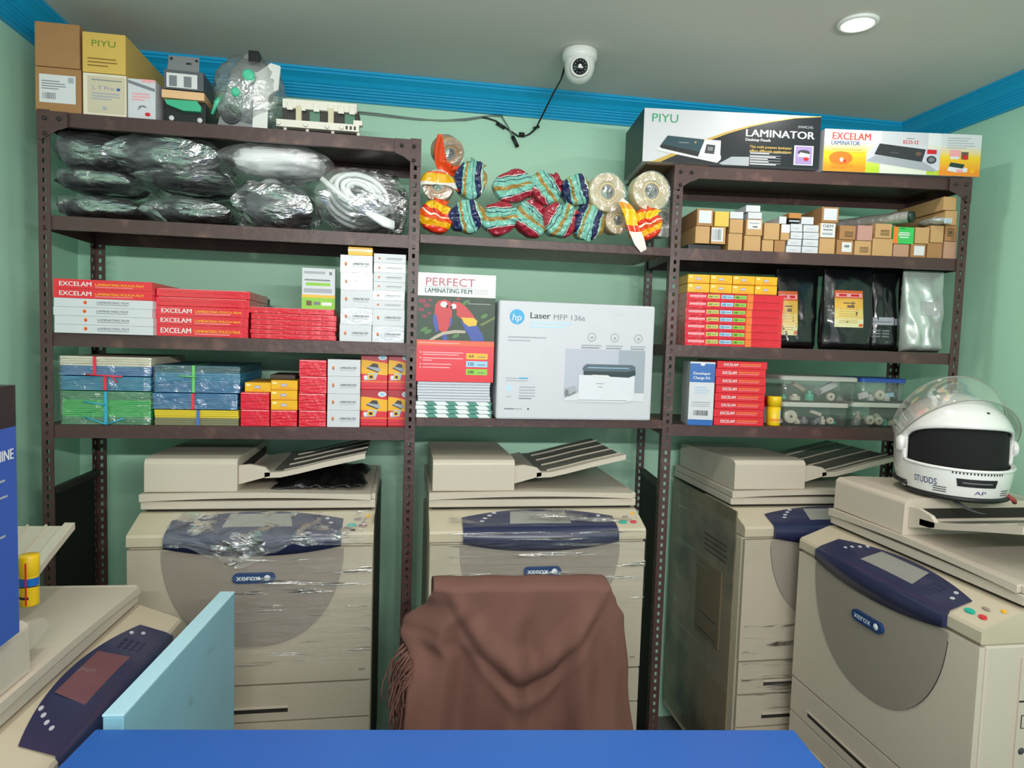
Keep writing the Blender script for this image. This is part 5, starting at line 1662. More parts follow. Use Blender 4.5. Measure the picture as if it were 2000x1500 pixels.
c('c3', 1461, 1489, 421, 408, WHITEC, 'white box, lower of the two on the half labelled carton', None, 'c2', name='small_box')
c('c4', 1457, 1486, 408, 394.5, WHITEC, 'white box, topmost of all on the carton shelf', None, 'c3', name='small_box')
c('d1', 1488, 1511, 490, 467, KRAFT, 'small brown carton below a wide plain one, nearer the slotted post')
c('d2', 1512, 1534, 490, 467, KRAFT2, 'small brown carton on the shelf beside the lowest white boxes')
c('d3', 1492, 1523, 465, 432, KRAFT, 'wide plain brown carton resting on two small brown cartons', None, 'd1 d2')
c('d4', 1525, 1543, 464.5, 433, KRAFT, 'narrow brown carton with white top half, squeezed beside the white boxes', lambda f: f.rect(.05, .48, 1, 1, WHITE), 'd2')
c('d5', 1522, 1537, 432, 417, WHITEC, 'tiny white box on top of the narrow half white carton', None, 'd4', name='small_box')
GWB = 'white boxes beside the lettered carton'
for key, x0, x1, yb, yt, lab, on in (('w1', 1535, 1565, 492, 478.5, 'white box lying on the shelf, nearer the small brown carton', None), ('w2', 1566, 1598, 493, 479.5, 'white box lying on the shelf next to the plain carton under the lettered one', None),
                                     ('w3', 1538, 1566, 477.5, 464.5, 'white box in the second layer of the white pile, beside brown card', 'w1'), ('w4', 1568, 1599, 478, 464.5, 'white box in the second layer of the white pile, beside the lettered carton', 'w2'),
                                     ('w5', 1544, 1568, 463.5, 450, 'white box in the third layer of the white pile, beside the narrow carton', 'w3'), ('w6', 1569, 1600, 463.5, 450, 'white box in the third layer of the white pile, touching the lettered carton', 'w4'),
                                     ('w7', 1544, 1568, 449, 433, 'white box under the striped dark packet', 'w5'), ('w8', 1569, 1600, 449, 435, 'white box under the topmost white one of the pile', 'w6')):
    c(key, x0, x1, yb, yt, WHITEC, lab, lambda f: f.rect(.2, .4, .7, .46, LGREYP), on, name='small_box', v=.012)
c('w9', 1565, 1590, 434, 419, WHITEC, 'topmost white box of the white pile, beside the tall labelled carton', None, 'w8', name='small_box')
c('w10', 1541, 1562, 432, 423, BLACKPL, 'dark packet with white stripe under the orange brown box', lambda f: f.rect(0, .35, 1, .6, WHITE), 'w7', name='small_packet')
c('w11', 1541, 1566, 422, 411, mat('orange brown card', '#bb7d3f', .6), 'flat orange brown box on the dark striped packet', None, 'w10', name='small_box')
c('e1', 1600, 1631, 494, 463, KRAFT, 'plain brown carton beneath the carton with big black letters')
c('e2', 1601, 1633, 461.5, 432, KRAFT, 'carton with big black letters on a white label', poem, 'e1')
c('e3', 1605, 1639, 430.5, 399.5, KRAFT2, 'carton with framed white label standing on the lettered carton', pl, 'e2')
c('f1', 1634, 1667, 495, 466, KRAFT2, 'carton with small white label between two plain cartons on the shelf', lambda f: (f.rect(.3, .18, .9, .85, PAPER), f.rect(.45, .5, .75, .66, GREYP, 2)))
c('f2', 1640, 1672, 463, 435, KRAFT2, 'carton printed with brown lines, next to the lettered carton', ptxt, 'f1')
c('g1', 1669, 1702, 496, 467.5, KRAFT, 'carton printed with brown text under the pinkish one', ptxt)
c('g2', 1675, 1705, 466, 436, mat('pink brown card', '#c08f83', .7), 'pinkish carton between two carton fronts with printed lines', None, 'g1')
c('h1', 1704, 1744, 497, 462.5, KRAFT, 'wide plain brown carton on the shelf beneath a line printed one')
c('h2', 1710, 1743, 461, 432, KRAFT, 'line printed carton on the wide plain one next to the green carton', ptxt, 'h1')
c('i1', 1745, 1776, 498, 473, KRAFT3, 'low reddish brown carton under the bright green carton')
c('i2', 1745, 1786, 470.5, 437, mat('bright green carton', '#3fbf5a', .4), 'bright green carton with orange edge beside the dark tube end', lambda f: (pgreen(f), f.rect(0, 0, .22, 1, ORGP)), 'i1')
c('j1', 1779, 1809, 498, 471, KRAFT2, 'carton with pale label and yellow rim below a plain one', lambda f: f.rect(.2, .15, .9, .85, PAPER))
c('j2', 1788, 1816, 467, 435, KRAFT, 'plain carton beside the bright green one', None, 'j1')
c('k1', 1811, 1841, 500, 470, KRAFT2, 'plain brown carton on the shelf, second from the end by the wall')
c('k2', 1818, 1844, 467, 433, KRAFT, 'dented plain carton between a plain and a square printed carton', None, 'k1')
c('l1', 1843, 1868, 502, 468, KRAFT3, 'reddish brown carton lowest at the end by the wall')
c('l2', 1846, 1870, 466, 435, KRAFT2, 'carton with a printed brown square at the end by the wall', psq, 'l1')
c('l3', 1846, 1870, 433, 404.5, KRAFT, 'plain carton above the square printed one at the end by the wall', None, 'l2')
c('l4', 1843, 1869, 402.5, 375.5, KRAFT, 'topmost long carton at the end by the wall', None, 'l3', depth=.28)

# tube with a dark end cap in crumpled silver film
u_, w_ = FR.at(1784, 425, .02)
e = root('film_tube', FR.pt(u_, .02, w_ + .0035), FR.ang + .62); e.rotation_euler = (0.0, 0.0, FR.ang + .62)
TG = mat('dark green tube end', '#1f3a30', .45); SF = mat('silver wrapping film', '#b6b5ae', .3, metal=.35, var=.15, bump=.6, bscale=40)
b = MB(); b.lathe([(0.0, .0), (.0165, 0.0), (.0175, .003), (.0175, .02)], TG, 24, axis='y'); b.obj('end_cap', e)
b = MB(); b.grid(lambda s, t: ((.0185 + .002 * noise.noise(Vector((s * 9, t * 14, 1)))) * math.cos(2 * PI * s), .012 + .27 * t, (.0185 + .002 * noise.noise(Vector((s * 9, t * 14, 5)))) * math.sin(2 * PI * s)), 24, 30, SF, wrap=True); b.obj('wrapping', e)
tag(e, 'tube with dark green end in silver film lying on the cartons', 'tube')
u_, w_ = FR.at(1822, 422, .035)
e = root('film_wad', FR.pt(u_, .035, CART['k2'] + .0145), FR.ang)
b = MB(); b.grid(crumple(.032, .05, .0135, 6.1, .15, .7), 26, 16, SF, wrap=True); b.obj('film', e)
b = MB(); b.box(.006, .029, -.052, -.046, -.012, .004, mat('pale blue striped paper', '#c9dbe4', .4))
for k in range(3):
    b.box(.007, .028, -.0524, -.052, -.010 + k * .005, -.0085 + k * .005, GREYP)
b.obj('paper_strip', e)
tag(e, 'wad of silver film with a pale striped strip beside the tube', 'film wad')

# ------------------------------------------------------------------ third shelf of the laminator rack: red packs, yellow boxes, pouches


def p_tags(f):
    f.rect(.03, .50, .20, .72, PINKP); f.rect(.03, .40, .20, .43, WHITE)
    for x, m, t in ((.215, mat('lime yellow print', '#c4c45a', .4), 'A4'), (.355, SKYP, '125'), (.49, LIMEP, '100')):
        f.rect(x, .32, x + .125, .82, m); f.text(t, x + .012, .42, .28, BLACKP, w=.035, l=2, bold=True); f.rect(x + .06, .5, x + .11, .6, GREYP, 2)
    f.rect(.625, .0, .685, 1.0, ORGP); f.rect(.03, .93, .97, .97, mat('deep red fold', '#a81522', .35))


its = [('film_box', REDG, p_tags, 'red film box with coloured size tags, %s of seven under the yellow boxes' % ('topmost' if k == 6 else ORD[k]), 'box', 'tagged red film boxes') for k in range(7)]
hs = stack(FR, 1338.5, 1528, [678, 663, 648.5, 634, 619.5, 605, 590, 575], .008, .26, R3, its, .0012, 21)
xs = [1343, 1387, 1431, 1475, 1519]
NM = ['nearest the slotted post', 'second from the slotted post', 'third from the slotted post', 'nearest the black pouch']
for row, (dz0, dz1) in enumerate(((0, .0295), (.0295, .0585))):
    for k in range(4):
        u0, u1 = span(FR, xs[k], xs[k + 1], 555, .008)
        carton('supply_box', 'yellow box in the %s row on the red boxes, %s' % (('lower', 'upper')[row], NM[k]), 'box', FR, u0 + .0004, u1 - .0004, hs[-1] + dz0 + .0004, hs[-1] + dz1, .008 + random.uniform(0, .004), .14, YELC, p_yellow, 'yellow boxes on the tagged red boxes')

POUCH = mat('black foil pouch', '#0e0f12', .22, var=.2, coat=.6, bump=.35, bscale=14, detail=2)
SILP = mat('silver foil pouch', '#c6d0c9', .3, metal=.35, var=.08, bump=.8, bscale=9, coat=.4, detail=2)


def pouch(label, x0, x1, yb, yt, v, T, m, seed, lab=None, yaw=0.0, cr=1.0):
    u0, u1 = span(FR, x0, x1, (yb + yt) / 2, v); W = u1 - u0; hs_ = heights(FR, x0, x1, [yb, yt], v, R3); H = hs_[1] - hs_[0]
    e = root('foil_pouch', FR.pt((u0 + u1) / 2, v + T, R3 + .001), FR.ang + yaw)

    def surf(s, t, side, off=0.0):
        x = (s - .5) * W; q = abs(2 * s - 1)
        prof = (min(1, t / .06)) ** .5 * (1 - .93 * max(0, (t - .35) / .65) ** 1.4)
        th = T * prof * math.sqrt(max(0, 1 - q ** 2.6))
        n = cr * .13 * T * noise.noise(Vector((s * 3.4 + seed, t * 4.2, side))) + cr * .10 * T * (1 - 2 * abs(noise.noise(Vector((s * 3 + t * 2.3 + seed, t * 3.1, side * 2)))))
        return (x * (1 - .03 * math.sin(t * 5 + seed)), side * (th + (n if q < .96 else 0) * prof) + side * off, t * H)
    b = MB()
    b.grid(lambda s, t: surf(s, t, -1), 30, 30, m); b.grid(lambda s, t: surf(1 - s, t, 1), 30, 30, m)
    b.obj('pouch', e, weld=True)
    if lab:
        for (s0, t0, s1, t1, fn) in lab:
            mb = MB(); fn(mb, lambda a, c_, l: surf(s0 + (s1 - s0) * a, t0 + (t1 - t0) * c_, -1, .0008 + .0005 * l))
            o_ = mb.obj('label', e)
    tag(e, label, 'pouch', 'foil pouches')
    return e


OLB = mat('amber label', '#dfae4a', .4, var=.05); OLT = mat('cream label fade', '#dcd6a6', .45, var=.04); OLO = mat('orange label head', '#d9642c', .4)


def lab_orange(mb, P):
    def cell(a0, c0, a1, c1, m, l):
        mb.grid(lambda s, t: P(a0 + (a1 - a0) * s, c0 + (c1 - c0) * t, l), 6, 4, m)
    cell(0, 0, 1, .22, OLT, 0); cell(0, .22, 1, .5, mat('straw label fade', '#ddc274', .42), 0); cell(0, .5, 1, .78, OLB, 0); cell(0, .78, 1, 1, OLO, 0)
    cell(.04, .82, .96, .92, PINKP, 1); cell(.15, .84, .42, .90, REDP, 2); cell(.56, .84, .86, .90, REDP, 2)
    for z in (.30, .36, .42, .48, .12, .17):
        cell(.15, z, .8, z + .014, GOLDP, 1)
    cell(.30, .64, .70, .67, mat('brown print', '#6d5346', .5), 1); cell(.42, .53, .66, .60, mat('brown print', '#6d5346', .5), 1); cell(.84, .02, .98, .10, OLO, 1)


def lab_white(mb, P):
    def cell(a0, c0, a1, c1, m, l):
        mb.grid(lambda s, t: P(a0 + (a1 - a0) * s, c0 + (c1 - c0) * t, l), 6, 3, m)
    cell(0, .62, .72, 1, LGREYP, 0); cell(.76, .62, 1, .95, LGREYP, 0); cell(.04, .74, .6, .80, GREYP, 1)
    for z in (.30, .16, .02):
        cell(.02, z, .28, z + .07, GREYP, 0); cell(.34, z, .58, z + .07, GREYP, 0)


pouch('black foil pouch with orange label, partly behind the tagged red boxes', 1520, 1604, 684, 524, .075, .034, POUCH, 1.1, [(.05, .16, .46, .70, lab_orange)])
pouch('black foil pouch with orange label standing between two black ones', 1612, 1714, 684, 519, .045, .034, POUCH, 2.9, [(.20, .27, .74, .71, lab_orange)])
pouch('black foil pouch with a white text strip next to the silver pouch', 1704, 1764, 685, 519, .10, .03, POUCH, 4.2, [(.06, .16, .96, .40, lab_white)])
pouch('silver foil pouch standing at the end of the shelf by the wall', 1773, 1853, 687, 526, .04, .036, SILP, 6.6, [(.35, .45, .85, .62, lambda mb, P: mb.grid(lambda s, t: P(s, t, 0), 5, 3, mat('faded grey label', '#a9aeac', .45)))], cr=2.6)
b = MB(); b.box(-.05, .05, 0, .04, 0, .19, BLACKPL)
o = b.obj('toner_carton', bevel=.002); u_, w_ = FR.at(1562, 600, .2); o.location = FR.pt(u_, .20, R3 + .0005); o.rotation_euler = (0, 0, FR.ang)
tag(o, 'black carton standing behind the orange labelled pouch', 'box')

# ------------------------------------------------------------------ lowest shelf of the laminator rack
DBL = mat('developer box blue', '#1461ad', .35, var=.03)


def p_dev(f):
    f.rect(0, .68, 1, .975, DBL); f.rect(0, 0, 1, .09, DBL); f.ell(.5, .965, .09, .025, WHITE, 2)
    f.text('Developer', .14, .80, .042, WHITE, w=.68, l=2, bold=True); f.text('Charge Kit', .14, .73, .042, WHITE, w=.68, l=2, bold=True)
    f.text('Developer', .22, .59, .028, SKYP, w=.46, bold=True); f.text('Corporation', .22, .545, .028, SKYP, w=.60, bold=True); f.text('Remplacement', .22, .50, .028, SKYP, w=.55)
    f.rect(.12, .36, .85, .368, GREYP); f.rect(.12, .33, .85, .336, GREYP); f.rect(.12, .30, .85, .306, GREYP); f.bars(.2, .8, .155, .235, BLACKP, 1, 22)


u0, u1 = span(FR, 1346, 1394, 770, -.006); hs_ = heights(FR, 1346, 1394, [831, 707], -.006, R4)
carton('developer_box', 'upright blue and white box with barcode beside the slotted post', 'box', FR, u0, u1, hs_[0], hs_[1], -.006, .11, WHITEC, p_dev, rz=-.10)
its = [('film_box', RED, p_excelam_small, 'red box with white lettering, %s of eight beside the blue white box' % ('topmost' if k == 7 else ORD[k]), 'box', 'lettered red boxes') for k in range(8)]
stack(FR, 1397, 1495, [832, 816, 800, 785, 769, 753, 737.5, 721, 706], .006, .2, R4, its, .0028, 31)
# yellow glue bottle and the red capped one behind it
u_, _w = FR.at(1517, 800, .02); hb = FR.at(1517, 774, .02)[1] - FR.at(1517, 831, .02)[1]
ur = (FR.at(1530, 800, .02)[0] - FR.at(1504, 800, .02)[0]) / 2
e = root('glue_bottle', FR.pt(u_, .04, R4 + .001), FR.ang); YB = mat('yellow plastic bottle', '#edc616', .35)
b = MB(); b.lathe([(0.0, 0), (ur * .9, 0), (ur * .95, .002), (ur * .95, hb * .64), (ur * .7, hb * .66)], YB, 28); b.obj('bottle', e)
b = MB(); b.lathe([(ur * .7, hb * .66), (ur, hb * .67), (ur, hb * .97), (ur * .93, hb), (0, hb)], YB, 28); b.obj('cap', e)
b = MB(); b.grid(lambda s, t: (ur * .96 * math.cos(-1.1 + 1.2 * s), ur * .96 * math.sin(-1.1 + 1.2 * s), hb * (.10 + .45 * t)), 8, 4, PAPER); b.grid(lambda s, t: (ur * .965 * math.cos(-2.6 + 2.2 * s), ur * .965 * math.sin(-2.6 + 2.2 * s), hb * (.18 + .05 * t)), 10, 2, ORGP); b.obj('label', e)
tag(e, 'small yellow bottle standing beside the lettered red boxes', 'bottle')
u_, _w = FR.at(1500, 800, .10)
e = root('glue_bottle', FR.pt(u_, .105, R4 + .001), FR.ang)
b = MB(); b.lathe([(0.0, 0), (.016, 0), (.0165, .003), (.0165, .05), (.008, .058)], PAPER, 24); b.obj('bottle', e)
b = MB(); b.lathe([(.008, .056), (.013, .058), (.011, .085), (.006, .092), (0, .093)], mat('red bottle cap', '#c9252c', .35), 24); b.obj('cap', e)
tag(e, 'white bottle with red cap hidden behind the yellow bottle', 'bottle')

# clear storage boxes with spare parts
CLB = film('clear box plastic', tint='#d8dedb', body=.045, gloss=.16, scale=3, bump=.1, rough=.1)
LIDC = mat('cloudy lid plastic', '#c9c8bf', .35, alpha=.75); LIDB = mat('blue lid plastic', '#2a4fa0', .3, alpha=.92)
CREAM = mat('cream gear plastic', '#ded8c2', .45); MINT = mat('mint gear plastic', '#59bf9f', .4); GRY = mat('grey gear plastic', '#8f9294', .45)


def clear_box(label, x0, x1, yb, yt, v, base, depth, lidm, seed, parts):
    hs_ = heights(FR, x0, x1, [yb, yt], v, base); u0, u1 = span(FR, x0, x1, (yb + yt) / 2, v); W = u1 - u0; H = hs_[1] - hs_[0] - .001
    e = root('storage_box', FR.pt((u0 + u1) / 2, v, hs_[0] + .0006), FR.ang)

    def ring(h, k):
        out = []; rr = .016
        for cx, cy, a0 in ((W / 2 - rr, rr, -PI / 2), (W / 2 - rr, depth - rr, 0), (-W / 2 + rr, depth - rr, PI / 2), (-W / 2 + rr, rr, PI)):
            for q in range(6):
                a = a0 + PI / 2 * q / 5
                out.append(((cx + rr * math.cos(a)) * k, (cy + rr * math.sin(a) - depth / 2) * k + depth / 2, h))
        return out
    b = MB(); r0, r1 = ring(0, .94), ring(H - .012, .985); n = len(r0)
    b.add(r0 + r1, [(i, (i + 1) % n, n + (i + 1) % n, n + i) for i in range(n)] + [tuple(range(n - 1, -1, -1))], CLB, True); b.obj('tub', e, solid=.0014)
    b = MB(); a0, a1, a2 = ring(H - .014, 1.0), ring(H - .003, 1.0), ring(H, .97)
    b.add(a0 + a1 + a2, [(i, (i + 1) % n, n + (i + 1) % n, n + i) for i in range(n)] + [(n + i, n + (i + 1) % n, 2 * n + (i + 1) % n, 2 * n + i) for i in range(n)] + [tuple(range(2 * n, 3 * n))], lidm); b.obj('lid', e)
    r = random.Random(seed)
    for (x, y, z, rr, hh, m, kind) in parts:
        b = MB(); X = x * W * .5; Zz = .003 + z * H
        if kind == 'g':      # gear facing the viewer
            b.lathe([(rr * .25, 0), (rr * .25, -.002), (rr * .9, -.003), (rr, 0), (rr, hh), (rr * .25, hh)], m, 22, origin=(X, y, Zz + rr), axis='y')
            b.lathe([(rr * .25, -.004), (rr * .42, -.005), (rr * .5, -.002)], m, 16, origin=(X, y, Zz + rr), axis='y')
            nm = 'gear'
        elif kind == 'd':
            b.lathe([(0, 0), (rr, 0), (rr, hh), (rr * .5, hh), (rr * .5, hh * 1.5), (0, hh * 1.5)], m, 20, origin=(X, y, Zz)); nm = 'knob'
        else:
            b.M = Matrix.Translation((X, y, Zz + hh)) @ Matrix.Rotation(r.uniform(-.7, .7), 4, 'Y') @ Matrix.Rotation(r.uniform(-.5, .5), 4, 'Z')
            b.box(-rr, rr, -.008, .008, -hh * .6, hh * .6, m); nm = 'bracket'
        o = b.obj({'gear': 'toothed_gear', 'knob': 'roller_hub', 'bracket': 'paper_guide'}[nm], None, bevel=.001); o.location = e.location; o.rotation_euler = e.rotation_euler
        KN.setdefault((label, {'gear': 'gear', 'knob': 'roller hub', 'bracket': 'paper guide'}[nm]), []).append(o)
    tag(e, label, 'storage box', 'clear storage boxes')
    return hs_[1]


KN = {}
pa = [(-.62, .03, .03, .0225, .01, CREAM, 'g'), (-.35, .05, .0, .012, .012, CREAM, 'd'), (-.1, .06, .0, .014, .016, GRY, 'd'), (.18, .04, .0, .016, .012, GRY, 'b'), (.42, .05, .0, .010, .018, CREAM, 'd'), (.62, .04, .02, .012, .012, CREAM, 'g'), (.8, .07, .0, .014, .010, MINT, 'd'), (.42, .10, .3, .02, .01, CREAM, 'b'), (-.82, .06, .0, .01, .012, CREAM, 'd')]
pb = [(-.75, .05, .02, .010, .010, MINT, 'd'), (-.5, .04, .0, .018, .014, CREAM, 'd'), (-.12, .04, .0, .015, .022, MINT, 'd'), (.15, .06, .10, .012, .02, GRY, 'b'), (.45, .04, .0, .014, .013, CREAM, 'g'), (.5, .08, .30, .030, .018, PAPER, 'b'), (-.2, .10, .35, .026, .012, mat('tan bracket plastic', '#c9b79c', .5), 'b'), (.75, .06, .0, .012, .012, GRY, 'd')]
pc = [(-.6, .04, .0, .013, .016, GRY, 'd'), (-.15, .03, .04, .016, .01, CREAM, 'g'), (.2, .035, .03, .015, .01, CREAM, 'g'), (.5, .05, .0, .012, .014, MINT, 'd'), (.75, .05, .0, .016, .012, CREAM, 'b'), (-.3, .08, .0, .010, .03, CREAM, 'd'), (.45, .09, .3, .012, .008, CREAM, 'd')]
pd = [(-.6, .04, .0, .016, .018, PAPER, 'b'), (-.2, .05, .0, .014, .014, PAPER, 'd'), (.15, .04, .02, .018, .012, CREAM, 'g'), (.5, .05, .0, .012, .016, PAPER, 'd'), (.7, .06, .1, .014, .012, SKYP, 'b')]
za = clear_box('clear box of cream gears under the other clear box, near the yellow bottle', 1528, 1660, 834, 787, .03, R4, .19, LIDC, 1, pa)
zb_ = clear_box('clear box with mint and cream parts stacked above the one of gears', 1526, 1678, 785, 734, .03, za + .0008, .19, LIDC, 2, pb)
za = clear_box('clear box of small gears under the blue lidded box', 1663, 1774, 835, 786, .04, R4, .16, LIDC, 3, pc)
clear_box('clear box with blue lid and white parts', 1681, 1772, 785, 737, .04, za + .0008, .15, LIDB, 4, pd)
WHERE = {'clear box of cream gears under the other clear box, near the yellow bottle': 'the gear box near the yellow bottle', 'clear box with mint and cream parts stacked above the one of gears': 'the upper clear box near the yellow bottle',
         'clear box of small gears under the blue lidded box': 'the clear box under the blue lid', 'clear box with blue lid and white parts': 'the blue lidded box'}
for (l, nm), obs in KN.items():
    for i, o in enumerate(obs):
        col = o.data.materials[0].name.split(' ')[0]
        tag(o, '%s plastic %s inside %s%s' % (col.replace('pale', 'pale').replace('sky', 'blue'), nm, WHERE[l], ''), nm, 'spare parts inside ' + WHERE[l])
# dark case behind the helmet
b = MB(); b.box(0, .102, 0, .22, 0, .022, BLACKPL); b.box(.002, .100, -.001, 0, .009, .012, STEELD); o = b.obj('flat_case', bevel=.002); u_, _w = FR.at(1790, 775, .05)
o.location = FR.pt(.790, .05, R4 + .058); o.rotation_euler = (0, 0, FR.ang)
tag(o, 'flat black case stacked behind the white helmet', 'case')
b = MB(); b.box(0, .098, 0, .2, 0, .056, mat('dark brown carton', '#3b2c26', .6)); o = b.obj('parts_carton', bevel=.002); o.location = FR.pt(.794, .06, R4 + .001); o.rotation_euler = (0, 0, FR.ang)
tag(o, 'dark brown carton under the flat black case behind the helmet', 'box')

# ------------------------------------------------------------------ tube light behind the viewer
e = root('tube_light', (0.30, -0.42, 1.86))
b = MB(); b.box(-.95, .95, -.03, -.012, -.03, .03, MRING); b.obj('batten', e, bevel=.004)
MT = emat('lit tube', (1.0, .98, .95), 6.0)
b = MB(); b.tube([(-.92, .006, 0), (.92, .006, 0)], .013, MT, 14); b.obj('tube', e)
for x in (-.8, .8):
    b = MB(); b.tube([(x, -.02, .03), (x, -.02, ZC - 1.86)], .004, MRING, 8); b.obj('hanger', e)
tag(e, 'long white tube light hanging behind the viewer', 'tube light')
ld = bpy.data.lights.new('tube_beam', 'AREA'); ld.shape = 'RECTANGLE'; ld.size = 1.84; ld.size_y = 0.035; ld.energy = TUBE_W; ld.color = (1.0, .985, .96)
lo = bpy.data.objects.new('tube_beam', ld); COL.objects.link(lo); lo.parent = e; lo.location = (0, .022, 0); lo.rotation_euler = (math.radians(90), 0, 0)

# ------------------------------------------------------------------ dome camera and its cable
WPL = mat('white camera plastic', '#e3e3df', .35, var=.02)
CAMX, CAMY = 0.518, 2.064
e = root('dome_camera', (CAMX, CAMY, ZC))
b = MB(); b.lathe([(0, -.001), (.050, -.001), (.054, -.004), (.054, -.022), (.050, -.030), (.046, -.033), (0, -.033)], WPL, 36); b.obj('base', e)
b = MB(); b.lathe([(.046, -.030), (.047, -.045), (.045, -.060), (.038, -.078), (.026, -.091), (.012, -.097), (0, -.098)], WPL, 32); b.obj('dome', e)
d = Vector((-CAMX * .8, -CAMY, -.55)).normalized(); c0 = Vector((0, 0, -.052)) + d * .034
ax = d; ux = ax.cross(Vector((0, 0, 1))).normalized(); uz = ux.cross(ax)
M3 = Matrix(((ux.x, ax.x, uz.x, c0.x), (ux.y, ax.y, uz.y, c0.y), (ux.z, ax.z, uz.z, c0.z), (0, 0, 0, 1)))
b = MB(); b.M = M3; b.lathe([(0, .011), (.022, .011), (.0235, .009)], mat('black lens glass', '#0d1014', .15, coat=.6), 28, axis='y'); b.obj('lens_face', e)
b = MB(); b.M = M3; b.lathe([(.0235, .006), (.0235, .0125), (.028, .012), (.031, .004), (.031, -.02)], WPL, 28, axis='y')
b.obj('eyeball', e)
for k in range(12):
    a = 2 * PI * k / 12
    b = MB(); b.M = M3; b.lathe([(0, .0125), (.0016, .0122), (.002, .011)], mat('infrared bead', '#8d8f92', .3), 8, origin=(.017 * math.cos(a), 0, .017 * math.sin(a)), axis='y'); b.obj('bead', e)
tag(e, 'white dome security camera fixed under the ceiling', 'security camera')
CBL = mat('black cable', '#1b1d1c', .5); CBG = mat('grey cable', '#7f8c84', .5)


def wallpt(px, py, off=.006):
    p = aty(px, py, WB - off); return Vector(p)


p_a = Vector((CAMX - .044, CAMY + .004, ZC - .045)); p_b = aty(1082, 180, 2.28); p_c = wallpt(1046, 252, .03)
b = MB(); b.tube([p_a, p_a * .55 + p_b * .45 + Vector((.004, 0, -.004)), p_b, p_b * .5 + p_c * .5, p_c, wallpt(1034, 262), wallpt(1022, 267), wallpt(1012, 266), wallpt(1000, 258), wallpt(985, 248), wallpt(968, 236), wallpt(952, 231), wallpt(942, 229)], .0032, CBL, 8)
b.tube([wallpt(1014, 262, .012), wallpt(1024, 263, .012)], .0075, CBL, 10); b.tube([wallpt(986, 250, .012), wallpt(970, 240, .012)], .0065, CBL, 10); b.tube([wallpt(1042, 251, .02), wallpt(1053, 247, .02)], .005, CBL, 8)
o = b.obj('camera_cable'); tag(o, 'black cable running from the dome camera down the green wall', 'cable')
b = MB(); b.tube([wallpt(980, 228, .008), wallpt(988, 240, .010), wallpt(996, 254, .012), wallpt(1001, 266, .012)], .0025, CBG, 8); b.tube([wallpt(1001, 266, .012), wallpt(1006, 276, .013), wallpt(1011, 287, .013)], .007, CBL, 10)
o = b.obj('plug_lead'); tag(o, 'short grey lead with black plug dangling on the wall', 'cable')
b = MB(); b.tube([wallpt(982, 227), wallpt(960, 226), wallpt(940, 228), wallpt(910, 232), wallpt(870, 235), wallpt(820, 234), wallpt(760, 228), wallpt(690, 220), wallpt(620, 212), wallpt(540, 204)], .0026, CBG, 8)
b.tube([wallpt(942, 230), wallpt(910, 235), wallpt(860, 236), wallpt(800, 230), wallpt(740, 222), wallpt(660, 214), wallpt(560, 205)], .0022, CBG, 8)
o = b.obj('wall_cable'); tag(o, 'thin grey cable pair along the wall below the blue cornice', 'cable')
# loop of black cable low on the wall
b = MB(); b.tube([aty(1312, 1330, 2.44), aty(1322, 1347, 2.44), aty(1328, 1380, 2.44), aty(1323, 1415, 2.44), aty(1318, 1440, 2.44), aty(1316, 1480, 2.44)], .007, CBL, 8)
b.tube([aty(1322, 1350, 2.445), aty(1332, 1346, 2.445), aty(1338, 1352, 2.445)], .006, CBL, 8)
o = b.obj('power_cable'); tag(o, 'black power cable hanging low on the wall behind the rack post', 'cable')

# ------------------------------------------------------------------ blue signed box standing on the low copier
BLS = mat('blue sign carton', '#2f55ab', .4, var=.05); BKS = mat('black carton top', '#1d1e22', .45, var=.08)
YB1, YB0 = 1.205, 0.93               # far and near edge of the side that shows
p = aty(34, 1000, YB1); XB = p.x
zt = aty(33, 752, YB1).z; zbk = aty(33, 832, YB1).z; z0 = 0.9865
H = zt - z0
b = MB(); b.box(XB - .20, XB, YB0, YB1, z0, z0 + zbk - z0, BLS); b.box(XB - .20, XB, YB0, YB1, zbk, zt, BKS)


def on_side(px, py):
    d = ray(px, py); t = XB / d.x; q = EYE + d * t
    return q.y, q.z


ye, ze = on_side(25, 893)
b.text('LAMINATION MACHINE', (XB + .0006, ye - .235, ze - .002), (0, 1, 0), (0, 0, 1), .017, WHITE, width=.235, bold=True)
for px_, py_, w_ in ((9, 938, .05), (14, 968, .06), (10, 1046, .05)):
    yy, zz = on_side(px_, py_)
    b.quad((XB + .0006, yy - w_, zz - .002), (XB + .0006, yy, zz - .002), (XB + .0006, yy, zz + .0015), (XB + .0006, yy - w_, zz + .0015), LGREYP)
o = b.obj('sign_carton', bevel=.002)
tag(o, 'blue carton with black top standing on the low copier feeder', 'box')
b = MB(); b.M = Matrix.Translation((XB - .03, YB1 - .05, zt + .0125)); b.grid(crumple(.022, .022, .0115, 2.7, .15, .8), 20, 12, mat('grey scrap', '#a39c8c', .6), wrap=True); b.M = None
o = b.obj('paper_scrap')
tag(o, 'crumpled pale paper scrap lying on the blue carton', 'paper')
